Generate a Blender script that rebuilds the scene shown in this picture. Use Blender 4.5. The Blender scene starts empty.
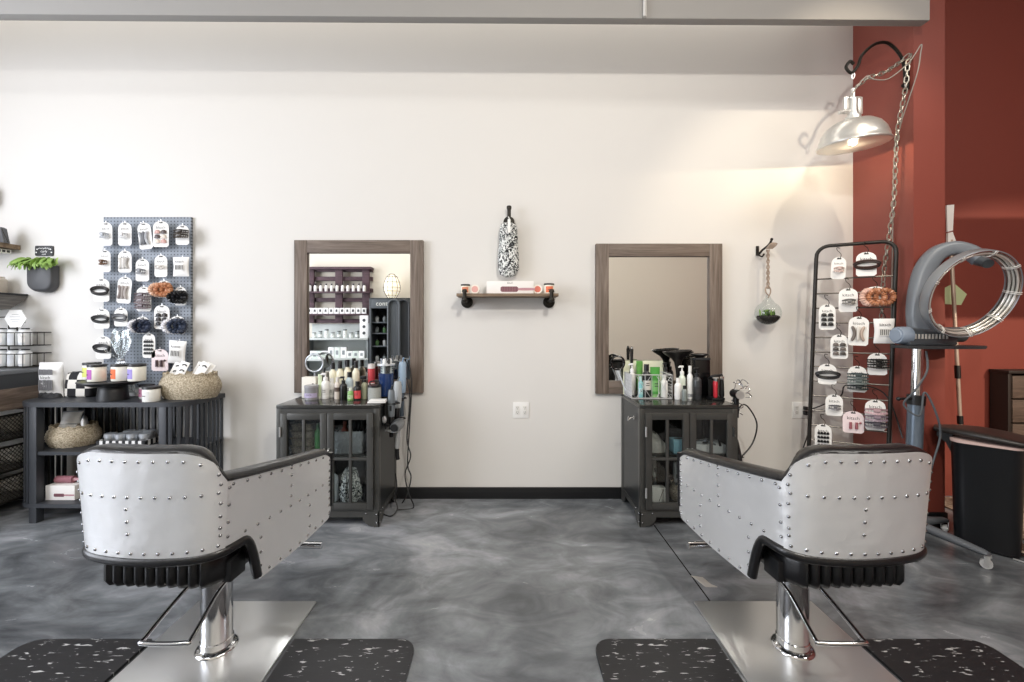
import bpy, bmesh, math, random
from math import sin, cos, pi, sqrt, radians
from mathutils import Vector, Matrix
random.seed(7)
C = bpy.context.scene.collection
F, CX, CY, EYE, YB = 430.0, 506.0, 324.0, 1.338, 3.3

def WX(px, Y): return (px - CX) / F * Y
def WZ(py, Y): return EYE - (py - CY) / F * Y

# ------------------------------------------------------------------ mesh builder
class MB:
    def __init__(s): s.v = []; s.f = []; s.m = []
    def add(s, vs, fs, m=0):
        b = len(s.v); s.v += [tuple(v) for v in vs]
        for f in fs: s.f.append(tuple(b + i for i in f)); s.m.append(m)
        return s
    def merge(s, o, mat=None, m=None):
        vs = [tuple(mat @ Vector(v)) for v in o.v] if mat else o.v
        b = len(s.v); s.v += vs
        for f, k in zip(o.f, o.m): s.f.append(tuple(b + i for i in f)); s.m.append(k if m is None else m)
        return s
    def xf(s, mat): s.v = [tuple(mat @ Vector(v)) for v in s.v]; return s
    def box(s, c, d, m=0, bev=0.0, rot=None):
        bm = bmesh.new(); bmesh.ops.create_cube(bm, size=1)
        for v in bm.verts: v.co = Vector((v.co.x * d[0], v.co.y * d[1], v.co.z * d[2]))
        if bev > 0:
            bmesh.ops.bevel(bm, geom=bm.edges[:], offset=min(bev, min(d) * .45), segments=2, affect='EDGES', profile=.6)
        M = Matrix.Translation(c) @ (rot if rot else Matrix())
        bm.verts.index_update()
        s.add([M @ v.co for v in bm.verts], [[v.index for v in f.verts] for f in bm.faces], m); bm.free(); return s
    def bb(s, a, b, m=0, bev=0.0):
        return s.box([(a[i] + b[i]) / 2 for i in range(3)], [abs(b[i] - a[i]) for i in range(3)], m, bev)
    def tube(s, pts, r, seg=8, m=0, closed=False, flat=1.0):
        P = [Vector(p) for p in pts]; n = len(P)
        R = r if isinstance(r, (list, tuple)) else [r] * n
        T = []
        for i in range(n):
            a = P[(i - 1) % n] if (closed or i > 0) else P[i]
            b = P[(i + 1) % n] if (closed or i < n - 1) else P[i]
            t = (b - a); T.append(t.normalized() if t.length > 1e-9 else Vector((0, 0, 1)))
        up = Vector((0, 0, 1)) if abs(T[0].z) < .9 else Vector((1, 0, 0))
        N = (up - T[0] * up.dot(T[0])).normalized(); rings = []
        for i in range(n):
            N = (N - T[i] * N.dot(T[i]))
            N = N.normalized() if N.length > 1e-6 else T[i].orthogonal().normalized()
            B = T[i].cross(N)
            rings.append([P[i] + (N * cos(2 * pi * k / seg) * flat + B * sin(2 * pi * k / seg)) * R[i] for k in range(seg)])
        return s.loft(rings, m, closed)
    def cyl(s, p0, p1, r0, r1=None, seg=20, m=0):
        return s.tube([p0, p1], [r0, r0 if r1 is None else r1], seg, m)
    def loft(s, rings, m=0, closed=False, caps=True):
        n = len(rings[0]); k = len(rings); vs = [p for r in rings for p in r]; fs = []
        for i in range(k if closed else k - 1):
            j = (i + 1) % k
            for a in range(n):
                b = (a + 1) % n
                fs.append((i * n + a, i * n + b, j * n + b, j * n + a))
        if caps and not closed:
            fs.append(tuple(range(n))[::-1]); fs.append(tuple((k - 1) * n + a for a in range(n)))
        return s.add(vs, fs, m)
    def lathe(s, prof, c=(0, 0, 0), seg=24, m=0, sx=1.0, sy=1.0, fn=None):
        rings = []
        for r, z in prof:
            rr = max(r, 1e-4)
            rings.append([Vector((c[0] + rr * sx * cos(2 * pi * k / seg), c[1] + rr * sy * sin(2 * pi * k / seg), c[2] + z)) for k in range(seg)])
        if fn: rings = [[fn(p, i, k) for k, p in enumerate(rg)] for i, rg in enumerate(rings)]
        return s.loft(rings, m, False, True)
    def grid(s, fn, nu, nv, m=0):
        vs = [fn(i / nu, j / nv) for i in range(nu + 1) for j in range(nv + 1)]
        fs = [(i * (nv + 1) + j, (i + 1) * (nv + 1) + j, (i + 1) * (nv + 1) + j + 1, i * (nv + 1) + j + 1) for i in range(nu) for j in range(nv)]
        return s.add(vs, fs, m)
    def prism(s, poly, axis, a, b, m=0):
        def P(u, v, w): return (w, u, v) if axis == 0 else ((u, w, v) if axis == 1 else (u, v, w))
        return s.loft([[P(u, v, a) for u, v in poly], [P(u, v, b) for u, v in poly]], m)
    def sphere(s, c, r, seg=14, m=0, sx=1, sy=1, sz=1):
        k = max(5, seg // 2)
        return s.lathe([(r * sin(pi * i / k), -r * cos(pi * i / k) * sz) for i in range(k + 1)], c, seg, m, sx, sy)
    def build(s, name, mats, parent=None, loc=(0, 0, 0), rot=None, sharp=38, kind=None, label=None):
        me = bpy.data.meshes.new(name)
        me.from_pydata([tuple(v) for v in s.v], [], s.f)
        mats = mats if isinstance(mats, (list, tuple)) else [mats]
        for m in mats: me.materials.append(m)
        for p, k in zip(me.polygons, s.m): p.material_index = min(k, len(mats) - 1)
        bm = bmesh.new(); bm.from_mesh(me)
        bmesh.ops.remove_doubles(bm, verts=bm.verts[:], dist=1e-5)
        bmesh.ops.recalc_face_normals(bm, faces=bm.faces[:])
        bm.to_mesh(me); bm.free()
        for p in me.polygons: p.use_smooth = True
        me.set_sharp_from_angle(angle=radians(sharp))
        o = bpy.data.objects.new(name, me); C.objects.link(o)
        if parent: o.parent = parent
        o.location = loc
        if rot: o.rotation_euler = rot
        if kind: o['kind'] = kind
        if label: o['label'] = label
        return o

def thing(name, label, cat, loc=(0, 0, 0), group=None, rz=0.0):
    o = bpy.data.objects.new(name, None); C.objects.link(o)
    o.empty_display_size = .05; o.location = loc; o.rotation_euler = (0, 0, rz)
    o['label'] = label; o['category'] = cat
    if group: o['group'] = group
    return o
def tag(o, label, cat, group=None, kind=None):
    o['label'] = label; o['category'] = cat
    if group: o['group'] = group
    if kind: o['kind'] = kind
    return o
def dup(o, loc, label, rz=None, group=None):
    c = o.copy(); C.objects.link(c); c.location = loc; c['label'] = label
    if rz is not None: c.rotation_euler = (0, 0, rz)
    if group: c['group'] = group
    for ch in list(o.children):
        d = ch.copy(); C.objects.link(d); d.parent = c
        for g in list(ch.children):
            e = g.copy(); C.objects.link(e); e.parent = d
    return c
def cr(pts, n=8, closed=False):
    P = [Vector(p) for p in pts]; out = []; k = len(P)
    for i in range(k if closed else k - 1):
        if closed: a, b, c, d = P[(i - 1) % k], P[i], P[(i + 1) % k], P[(i + 2) % k]
        else: a, b, c, d = P[max(i - 1, 0)], P[i], P[i + 1], P[min(i + 2, k - 1)]
        for j in range(n):
            t = j / n
            out.append(.5 * ((2 * b) + (c - a) * t + (2 * a - 5 * b + 4 * c - d) * t * t + (3 * b - a - 3 * c + d) * t ** 3))
    if not closed: out.append(P[-1])
    return out
_tx = {}
def text(s, size, align='CENTER'):
    """flat lettering lying in the XZ plane, readable from -Y, as an MB"""
    k = (s, size)
    if k not in _tx:
        cu = bpy.data.curves.new('lettering', 'FONT'); cu.body = s; cu.size = size; cu.align_x = align; cu.align_y = 'CENTER'; cu.resolution_u = 2
        o = bpy.data.objects.new('lettering', cu); C.objects.link(o)
        dg = bpy.context.evaluated_depsgraph_get(); ev = o.evaluated_get(dg); me = ev.to_mesh()
        _tx[k] = ([tuple(v.co) for v in me.vertices], [tuple(p.vertices) for p in me.polygons])
        ev.to_mesh_clear(); bpy.data.objects.remove(o); bpy.data.curves.remove(cu)
    b = MB(); b.add([(v[0], 0, v[1]) for v in _tx[k][0]], _tx[k][1]); return b
def RZ(a): return Matrix.Rotation(a, 4, 'Z')
def RX(a): return Matrix.Rotation(a, 4, 'X')
def RY(a): return Matrix.Rotation(a, 4, 'Y')
def TR(*p): return Matrix.Translation(p)

# ------------------------------------------------------------------ materials
def lin(h):
    h = h.lstrip('#'); r = [int(h[i:i + 2], 16) / 255 for i in (0, 2, 4)]
    return tuple(c / 12.92 if c <= .04045 else ((c + .055) / 1.055) ** 2.4 for c in r) + (1,)
_mc = {}
def M(hexc, rough=.5, metal=0.0, emit=0.0, spec=.5, noise=0.0, nscale=20, bump=0.0, bscale=60, name=None):
    k = (hexc, rough, metal, emit, spec, noise, nscale, bump, bscale)
    if k in _mc: return _mc[k]
    m = bpy.data.materials.new(name or 'mat_' + hexc.strip('#')); m.use_nodes = True
    nt = m.node_tree; b = nt.nodes['Principled BSDF']
    b.inputs['Base Color'].default_value = lin(hexc); b.inputs['Roughness'].default_value = rough
    b.inputs['Metallic'].default_value = metal; b.inputs['Specular IOR Level'].default_value = spec
    if emit: b.inputs['Emission Color'].default_value = lin(hexc); b.inputs['Emission Strength'].default_value = emit
    tc = nt.nodes.new('ShaderNodeTexCoord')
    if noise:
        n = nt.nodes.new('ShaderNodeTexNoise'); n.inputs['Scale'].default_value = nscale; n.inputs['Detail'].default_value = 5
        nt.links.new(tc.outputs['Object'], n.inputs['Vector'])
        mx = nt.nodes.new('ShaderNodeMix'); mx.data_type = 'RGBA'
        c = lin(hexc); mx.inputs[6].default_value = tuple(x * (1 - noise) for x in c[:3]) + (1,)
        mx.inputs[7].default_value = tuple(min(1, x * (1 + noise)) for x in c[:3]) + (1,)
        nt.links.new(n.outputs['Fac'], mx.inputs[0]); nt.links.new(mx.outputs[2], b.inputs['Base Color'])
    if bump:
        n = nt.nodes.new('ShaderNodeTexNoise'); n.inputs['Scale'].default_value = bscale; n.inputs['Detail'].default_value = 3
        nt.links.new(tc.outputs['Object'], n.inputs['Vector'])
        bp = nt.nodes.new('ShaderNodeBump'); bp.inputs['Strength'].default_value = bump; bp.inputs['Distance'].default_value = .01
        nt.links.new(n.outputs['Fac'], bp.inputs['Height']); nt.links.new(bp.outputs['Normal'], b.inputs['Normal'])
    _mc[k] = m; return m
def nodes(name):
    m = bpy.data.materials.new(name); m.use_nodes = True; nt = m.node_tree
    return m, nt, nt.nodes['Principled BSDF'], nt.nodes.new('ShaderNodeTexCoord')
def ramp(nt, fac, stops):
    r = nt.nodes.new('ShaderNodeValToRGB'); e = r.color_ramp.elements
    while len(e) > 1: e.remove(e[-1])
    e[0].position = stops[0][0]; e[0].color = lin(stops[0][1])
    for p, c in stops[1:]:
        x = e.new(p); x.color = lin(c)
    nt.links.new(fac, r.inputs['Fac']); return r.outputs['Color']
def noise(nt, vec, scale, detail=6, dist=0.0, rough=.55):
    n = nt.nodes.new('ShaderNodeTexNoise'); n.inputs['Scale'].default_value = scale; n.inputs['Detail'].default_value = detail
    n.inputs['Distortion'].default_value = dist; n.inputs['Roughness'].default_value = rough
    nt.links.new(vec, n.inputs['Vector']); return n.outputs['Fac']
def mapping(nt, tc, scale, out='Object', loc=(0, 0, 0), rot=(0, 0, 0)):
    mp = nt.nodes.new('ShaderNodeMapping'); mp.inputs['Scale'].default_value = scale; mp.inputs['Location'].default_value = loc
    mp.inputs['Rotation'].default_value = rot
    nt.links.new(tc.outputs[out], mp.inputs['Vector']); return mp.outputs['Vector']
def bump(nt, b, h, strength, dist=.005):
    bp = nt.nodes.new('ShaderNodeBump'); bp.inputs['Strength'].default_value = strength; bp.inputs['Distance'].default_value = dist
    nt.links.new(h, bp.inputs['Height']); nt.links.new(bp.outputs['Normal'], b.inputs['Normal'])
def wood(name, stops, scale, rough=.6, bs=.3):
    m, nt, b, tc = nodes(name)
    v = mapping(nt, tc, scale); f = noise(nt, v, 1.0, 8, 1.6, .6)
    nt.links.new(ramp(nt, f, stops), b.inputs['Base Color']); b.inputs['Roughness'].default_value = rough
    bump(nt, b, f, bs); return m
def glassy(name, tint='ffffff', clear=.9, rough=.03):
    m, nt, b, tc = nodes(name)
    nt.nodes.remove(b); out = [n for n in nt.nodes if n.type == 'OUTPUT_MATERIAL'][0]
    t = nt.nodes.new('ShaderNodeBsdfTransparent'); t.inputs['Color'].default_value = lin(tint)
    g = nt.nodes.new('ShaderNodeBsdfGlossy'); g.inputs['Roughness'].default_value = rough
    lw = nt.nodes.new('ShaderNodeLayerWeight'); lw.inputs['Blend'].default_value = .5
    pw = nt.nodes.new('ShaderNodeMath'); pw.operation = 'POWER'; pw.inputs[1].default_value = 4; nt.links.new(lw.outputs['Facing'], pw.inputs[0])
    fr = nt.nodes.new('ShaderNodeMath'); fr.operation = 'MULTIPLY'; fr.inputs[1].default_value = .55; nt.links.new(pw.outputs[0], fr.inputs[0])
    ad = nt.nodes.new('ShaderNodeMath'); ad.operation = 'ADD'; ad.inputs[1].default_value = (1 - clear); ad.use_clamp = True
    mx = nt.nodes.new('ShaderNodeMixShader')
    nt.links.new(fr.outputs[0], ad.inputs[0]); nt.links.new(ad.outputs[0], mx.inputs[0]); nt.links.new(t.outputs[0], mx.inputs[1]); nt.links.new(g.outputs[0], mx.inputs[2])
    nt.links.new(mx.outputs[0], out.inputs['Surface']); return m

WALL = M('dddbd7', .62, bump=.04, bscale=180, name='white wall paint')
REARW = M('ddd6c8', .7, name='cream wall paint')
RED = M('7f3e34', .48, bump=.05, bscale=150, name='brick red paint')
CEIL = M('c4c2be', .8, name='grey ceiling paint')
BLACKBASE = M('101114', .45, name='black rubber baseboard')
def floor_mat():
    m, nt, b, tc = nodes('polished grey epoxy floor')
    v = mapping(nt, tc, (.55, 1.0, 1), loc=(3.1, .7, 0))
    a = noise(nt, v, 1.3, 6, 1.6, .55)
    c = noise(nt, mapping(nt, tc, (1.2, 2.2, 1), loc=(9, 4, 0)), 2.6, 7, 1.2, .6)
    mx = nt.nodes.new('ShaderNodeMath'); mx.operation = 'MULTIPLY_ADD'; mx.inputs[1].default_value = .35
    nt.links.new(c, mx.inputs[0])
    m2 = nt.nodes.new('ShaderNodeMath'); m2.operation = 'MULTIPLY'; m2.inputs[1].default_value = .72
    nt.links.new(a, m2.inputs[0]); nt.links.new(m2.outputs[0], mx.inputs[2])
    col = ramp(nt, mx.outputs[0], [(.36, '43464a'), (.46, '5e6165'), (.54, '75797d'), (.62, '92959a'), (.72, 'b2b4b7')])
    # saw cut joint along the room
    sx = nt.nodes.new('ShaderNodeSeparateXYZ'); nt.links.new(tc.outputs['Object'], sx.inputs[0])
    d = nt.nodes.new('ShaderNodeMath'); d.operation = 'SUBTRACT'; d.inputs[1].default_value = .985; nt.links.new(sx.outputs['X'], d.inputs[0])
    ab = nt.nodes.new('ShaderNodeMath'); ab.operation = 'ABSOLUTE'; nt.links.new(d.outputs[0], ab.inputs[0])
    lt = nt.nodes.new('ShaderNodeMath'); lt.operation = 'LESS_THAN'; lt.inputs[1].default_value = .004; nt.links.new(ab.outputs[0], lt.inputs[0])
    mc = nt.nodes.new('ShaderNodeMix'); mc.data_type = 'RGBA'; mc.inputs[7].default_value = lin('1c1d1f')
    nt.links.new(lt.outputs[0], mc.inputs[0]); nt.links.new(col, mc.inputs[6]); nt.links.new(mc.outputs[2], b.inputs['Base Color'])
    rr = nt.nodes.new('ShaderNodeMapRange'); rr.inputs[3].default_value = .14; rr.inputs[4].default_value = .34
    nt.links.new(c, rr.inputs[0]); nt.links.new(rr.outputs[0], b.inputs['Roughness'])
    b.inputs['Specular IOR Level'].default_value = .5
    return m
FLOOR = floor_mat()
ALU = None
def alu_mat():
    m, nt, b, tc = nodes('riveted aluminium sheet')
    b.inputs['Metallic'].default_value = .68; b.inputs['Base Color'].default_value = lin('f1f2f3')
    n = noise(nt, mapping(nt, tc, (1, 1, 1)), 7, 2)
    n2 = noise(nt, mapping(nt, tc, (3, 3, 120)), 3, 4)
    b.inputs['Roughness'].default_value = .38
    rr = nt.nodes.new('ShaderNodeMapRange'); rr.inputs[3].default_value = .32; rr.inputs[4].default_value = .46
    nt.links.new(n2, rr.inputs[0]); nt.links.new(rr.outputs[0], b.inputs['Roughness'])
    bump(nt, b, n, .35, .02); return m
ALU = alu_mat()
CHROME = M('d6d7d9', .12, 1.0, name='chrome')
STEEL = M('dcdddd', .28, .8, name='brushed steel')
RIVET = M('9b9da0', .22, 1.0, name='rivet steel')
LEATHER = M('131315', .28, bump=.10, bscale=260, name='black leather')
GUN = M('585856', .36, .6, noise=.25, nscale=9, name='gunmetal sheet')
GUND = M('4c4c4a', .16, .6, noise=.2, nscale=9, name='dark gunmetal')
IRON = M('35332f', .48, .8, noise=.3, nscale=30, name='cast iron')
BLK = M('131416', .42, name='black plastic')
BLKG = M('0c0c0e', .18, name='gloss black plastic')
WHT = M('eeeeec', .45, name='white plastic')
PAPER = M('f3f2ef', .7, name='white card')
INK = M('3a3a3a', .7, name='ink')
GREYP = M('8b9098', .4, name='grey plastic')
FRAMEW_V = wood('weathered brown wood', [(.3, '4f443b'), (.5, '6f6258'), (.62, '7d7066'), (.75, '8d8075')], (26, 26, 1.6))
FRAMEW_H = wood('weathered brown wood along', [(.3, '4f443b'), (.5, '6f6258'), (.62, '7d7066'), (.75, '8d8075')], (1.6, 26, 26))
MIRROR = M('f2f2f0', .005, 1.0, name='mirror silver')
GLASS = glassy('clear glass', 'f4f7f7', .96)
CELLO = glassy('clear cellophane', 'f4f6f6', .86, .12)
DKWOOD = wood('dark stained board', [(.3, '1d1e21'), (.6, '2f3135'), (.8, '3f4247')], (2, 30, 30), .45)
CONSOLE = M('33363b', .45, noise=.15, nscale=12, name='blue black painted wood')
PALLET = wood('purple brown pallet wood', [(.3, '2f2024'), (.55, '4a343b'), (.8, '5d434b')], (3, 20, 30), .7)
OAK = wood('warm shelf wood', [(.3, '5a4636'), (.55, '83705c'), (.8, 'a08c76')], (2.2, 30, 30), .6)
def wicker_mat(name, stops):
    m, nt, b, tc = nodes(name)
    w = noise(nt, mapping(nt, tc, (120, 120, 120)), 1.0, 3, .5)
    nt.links.new(ramp(nt, w, stops), b.inputs['Base Color']); b.inputs['Roughness'].default_value = .8
    bump(nt, b, w, .6, .006); return m
WICKER = wicker_mat('seagrass weave', [(.25, '5f5646'), (.45, 'a3967f'), (.6, 'c9bda6'), (.8, 'e0d8c6')])
WICKER2 = wicker_mat('grey rattan weave', [(.25, '3b362f'), (.5, '7c7264'), (.7, 'a89d8c')])
def mat_mat():
    m, nt, b, tc = nodes('black marbled rubber')
    f = noise(nt, mapping(nt, tc, (17, 75, 1), rot=(0, 0, .2)), 1.0, 4, .9, .5)
    nt.links.new(ramp(nt, f, [(0, '141416'), (.59, '1c1c1f'), (.64, '2a2a2d'), (.675, 'b9b9ba'), (1, 'e4e4e4')]), b.inputs['Base Color'])
    b.inputs['Roughness'].default_value = .5; return m
MATM = mat_mat()
def check_mat():
    m, nt, b, tc = nodes('black and white check cloth')
    c = nt.nodes.new('ShaderNodeTexChecker'); c.inputs['Scale'].default_value = 1
    c.inputs[1].default_value = lin('15151a'); c.inputs[2].default_value = lin('e6e3dc')
    nt.links.new(mapping(nt, tc, (16, .001, 16), loc=(.001, .01, .001)), c.inputs['Vector']); nt.links.new(c.outputs[0], b.inputs['Base Color'])
    b.inputs['Roughness'].default_value = .8; return m
CHECK = check_mat()
def floral_mat():
    m, nt, b, tc = nodes('black and white floral cloth')
    f = noise(nt, mapping(nt, tc, (45, 45, 38)), 1.0, 2, 1.8)
    r = ramp(nt, f, [(0, '0f0f12'), (.44, '15151a'), (.50, '8d9494'), (.54, 'e4e6e4'), (1, 'f2f2f0')])
    nt.links.new(r, b.inputs['Base Color']); b.inputs['Roughness'].default_value = .75; bump(nt, b, f, .5); return m
FLORAL = floral_mat()
def rug_mat():
    m, nt, b, tc = nodes('mottled cream rug')
    f = noise(nt, mapping(nt, tc, (14, 14, 14)), 1.0, 5, 1)
    nt.links.new(ramp(nt, f, [(.3, '5e5148'), (.5, 'a49684'), (.7, 'd8ccba')]), b.inputs['Base Color']); b.inputs['Roughness'].default_value = .95; return m
RUG = rug_mat()
def peg_mat():
    return M('6f7a8a', .55, name='slate blue board paint')
PEG = peg_mat()
GALV = M('d6d6d3', .3, .7, noise=.08, nscale=25, bump=.08, bscale=40, name='galvanised steel')
ENAMEL = M('f1efe8', .35, name='white enamel')
LEAF = M('7fa24a', .55, noise=.4, nscale=30, name='fern leaf')
LEAF2 = M('4c6b35', .55, noise=.4, nscale=30, name='dark leaf')
SOIL = M('2a2521', .9, noise=.4, nscale=60, name='soil')
# ================================================================== the room
def struct(name, mb, mat, loc=(0, 0, 0), rot=None):
    o = mb.build(name, mat, None, loc, rot); o['kind'] = 'structure'; return o
struct('floor', MB().bb((-5.2, -2.0, -.12), (5.2, 3.5, 0)), FLOOR)
struct('ceiling', MB().bb((-5.2, -2.0, 4.1), (5.2, 3.5, 4.25)), CEIL)
struct('wall_back', MB().bb((-5.2, YB, 0), (2.664, YB + .14, 4.1)), WALL)
struct('wall_alcove', MB().bb((2.664, YB + .05, 0), (5.2, YB + .14, 4.1)), RED)
struct('wall_pillar', MB().bb((2.663, 2.81, 0), (2.868, YB + .06, 4.1)), RED)
struct('wall_right', MB().bb((5.0, -2.0, 0), (5.2, 3.5, 4.1)), RED)
struct('wall_rear', MB().bb((-5.2, -2.0, 0), (5.2, -1.8, 4.1)), REARW)
# left wall with a big shop window
wl = MB()
wl.bb((-5.2, -2.0, 0), (-5.0, 3.5, .6)).bb((-5.2, -2.0, 3.1), (-5.0, 3.5, 4.1)).bb((-5.2, -2.0, .6), (-5.0, -1.3, 3.1)).bb((-5.2, 1.9, .6), (-5.0, 3.5, 3.1))
struct('wall_left', wl, WALL)
wf = MB()
for yy in (-1.3, .3, 1.84): wf.bb((-5.16, yy, .6), (-5.06, yy + .06, 3.1))
for zz in (.6, 3.04): wf.bb((-5.16, -1.3, zz), (-5.06, 1.9, zz + .06))
win = struct('window_1', wf, BLK)
MB().bb((-5.115, -1.28, .62), (-5.105, 1.88, 3.08)).build('window_pane', GLASS, win)
# overhead duct box that throws the band of shade on the wall
struct('trim_1', MB().box((0, 0, 0), (7.75, .06, .48), bev=.006), M('9a9895', .7, name='grey duct paint'), (-1.24, 2.70, 3.49), (0, .0065, 0))
MB().cyl((WX(645, 2.65), 2.655, 3.235), (WX(645, 2.65), 2.655, 4.1), .012, seg=8).build('trim_2', CEIL)['kind'] = 'structure'
struct('baseboard_back', MB().bb((-5.0, YB - .012, 0), (2.663, YB, .088), bev=.004), BLACKBASE)
struct('baseboard_pillar', MB().bb((2.655, 2.798, 0), (2.876, YB, .11), bev=.004), BLACKBASE)

# ------------------------------------------------------------------ camera and light
cam = bpy.data.cameras.new('camera'); co = bpy.data.objects.new('camera', cam); C.objects.link(co)
cam.sensor_width = 36; cam.lens = F / 1024 * 36; cam.shift_x = (512 - CX) / 1024; cam.shift_y = -(341 - CY) / 1024
co.location = (0, 0, EYE); co.rotation_euler = (pi / 2, 0, 0); cam.clip_start = .05
bpy.context.scene.camera = co
def area(name, loc, target, sx, sy, power, col):
    l = bpy.data.lights.new(name, 'AREA'); l.shape = 'RECTANGLE'; l.size = sx; l.size_y = sy; l.energy = power; l.color = lin(col)[:3]
    o = bpy.data.objects.new(name, l); C.objects.link(o); o.location = loc
    d = Vector(target) - Vector(loc); o.rotation_euler = d.to_track_quat('-Z', 'Y').to_euler(); return o
area('daylight_window', (-4.98, .3, 1.85), (0, .9, 1.4), 2.4, 3.1, 200, 'f2f5ff')
area('track_light_key', (.75, -.25, 3.13), (.2, 3.3, 1.5), .12, .12, 46, 'fff9f0')
area('ceiling_fill_left', (-2.6, -.4, 4.05), (-2.6, .2, 0), 1.4, .7, 40, 'ffffff')  # soft fill added under the ceiling, no fixture seen there
area('ceiling_fill_right', (3.3, .3, 4.05), (3.3, 1.2, 0), 1.4, .7, 62, 'fffaf2')  # second added overhead fill, also lifts the alcove side
area('rear_wall_fill', (0, .2, 4.05), (0, -1.6, 1.2), 4.0, .5, 85, 'fffaf2')  # unseen fill added to brighten the rear wall for the mirrors
area('shade_band_fill', (-1.2, 3.02, 4.02), (-1.2, 3.3, 2.6), 7.2, .12, 16, 'fff6ea')  # unseen strip added to lighten the shaded band behind the duct
struct('light_blocker', MB().bb((3.4, 1.46, 1.91), (5.0, 1.52, 2.35)), CEIL)  # unseen panel added to cut the alcove spot along a level edge
sq = bpy.data.lights.new('alcove_spot', 'SPOT'); sq.energy = 620; sq.color = lin('ffe8d0')[:3]; sq.spot_size = radians(34); sq.spot_blend = .4; sq.shadow_soft_size = .03
sqo = bpy.data.objects.new('alcove_spot', sq); C.objects.link(sqo); sqo.location = (4.6, -1.0, 2.6)
sqo.rotation_euler = (Vector((3.9, 3.35, 1.0)) - sqo.location).to_track_quat('-Z', 'Y').to_euler()
sp = bpy.data.lights.new('track_spot', 'SPOT'); sp.energy = 64; sp.color = lin('ffedd2')[:3]; sp.spot_size = radians(62); sp.spot_blend = .6; sp.shadow_soft_size = .025
so_ = bpy.data.objects.new('track_spot', sp); C.objects.link(so_); so_.location = (2.12, 1.45, 3.72)
so_.rotation_euler = (Vector((2.15, 3.2, 2.0)) - so_.location).to_track_quat('-Z', 'Y').to_euler()
w = bpy.data.worlds.new('world'); bpy.context.scene.world = w; w.use_nodes = True
w.node_tree.nodes['Background'].inputs[0].default_value = lin('dfe8f5'); w.node_tree.nodes['Background'].inputs[1].default_value = 1.0
sc = bpy.context.scene
sc.view_settings.view_transform = 'Standard'; sc.view_settings.look = 'None'; sc.view_settings.gamma = 1; sc.view_settings.use_curve_mapping = False
sc.view_settings.exposure = 0.14
try:
    sc.cycles.max_bounces = 10; sc.cycles.transparent_max_bounces = 16; sc.cycles.glossy_bounces = 6; sc.cycles.caustics_reflective = False; sc.cycles.caustics_refractive = False
except Exception: pass

# ================================================================== styling chairs
HALF = [(.352, .275), (.342, .15), (.325, .0), (.302, -.13), (.280, -.235), (.254, -.305), (.195, -.345), (.10, -.362), (0, -.367)]
PATH = cr([(x, y, 0) for x, y in HALF] + [(-x, y, 0) for x, y in HALF[-2::-1]], 10)
_L = [0.0]
for a_, b_ in zip(PATH, PATH[1:]): _L.append(_L[-1] + (b_ - a_).length)
HL = _L[-1] / 2
def at(d):
    """point and outward normal on the shell plan, d = signed distance from the back's centre line"""
    s = min(max(d + HL, 0), _L[-1] - 1e-6); lo, hi = 0, len(_L) - 1
    while hi - lo > 1:
        mid = (lo + hi) // 2
        if _L[mid] <= s: lo = mid
        else: hi = mid
    t = (s - _L[lo]) / (_L[hi] - _L[lo]); p = PATH[lo].lerp(PATH[hi], t)
    a = PATH[max(lo - 1, 0)]; b = PATH[min(hi + 1, len(PATH) - 1)]; tg = (b - a).normalized()
    n = Vector((tg.y, -tg.x, 0))
    if n.dot(p - Vector((0, .1, 0))) < 0: n = -n
    return p, n
DS = min(((at(-i * .001)[0] - Vector((.254, -.305, 0))).length, i * .001) for i in range(200, 500))[1]
def ztop(d):
    d = abs(d)
    if d < DS - .135: return .917
    if d < DS: t = (d - DS + .135) / .135; return .917 - .100 * (1 - sqrt(max(0, 1 - t ** 2.2)))
    t = (d - DS) / (HL - DS); z = .817 - .072 * t
    e = (d - (HL - .06)) / .06
    if e > 0: z -= .06 * (1 - sqrt(max(0, 1 - min(e, 1) ** 2)))
    return z
DA, DB = DS + .085, DS + .15
def zbot(d):
    d = abs(d)
    if d < DA: return .562 + .016 * (d / DA) ** 2
    if d < DB: t = (d - DA) / (DB - DA); return .578 - .186 * (t ** 2.2)
    t = (d - DB) / (HL - DB); z = .392 + .04 * t
    e = (d - (HL - .03)) / .03
    if e > 0: z += .03 * (1 - sqrt(max(0, 1 - min(e, 1) ** 2)))
    return z
def taper(d, z):
    w_ = 1 if abs(d) < DS else max(.25, 1 - (abs(d) - DS) / (HL - DS) * 1.1)
    return .024 * w_ * min(1, max(0, (.92 - z) / .36)) - .009 * w_
def SP(d, z, off=0.0):
    p, n = at(d); return p + n * (off - taper(d, z)) + Vector((0, 0, z))
def panel(d0, d1, off, n, nv=8, th=.010):
    mb = MB(); ds = [d0 + (d1 - d0) * i / n for i in range(n + 1)]; rows = []
    for d in ds:
        zt, zb = ztop(d), zbot(d)
        o = [SP(d, zb + (zt - zb) * j / nv, off) for j in range(nv + 1)]
        i_ = [SP(d, zb + (zt - zb) * j / nv, off - th) for j in range(nv, -1, -1)]
        rows.append(o + i_)
    return mb.loft(rows)
def rivet(mb, d, z, off, r=.0062):
    n = at(d)[1]; p = SP(d, z, off)
    t = Vector((-n.y, n.x, 0)); u = Vector((0, 0, 1)); rings = []
    for a in (0, .5, 1.0, 1.45):
        rings.append([p + (t * cos(k * pi / 3) + u * sin(k * pi / 3)) * r * cos(a) + n * r * .75 * sin(a) for k in range(6)])
    mb.loft(rings, 1)
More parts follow.
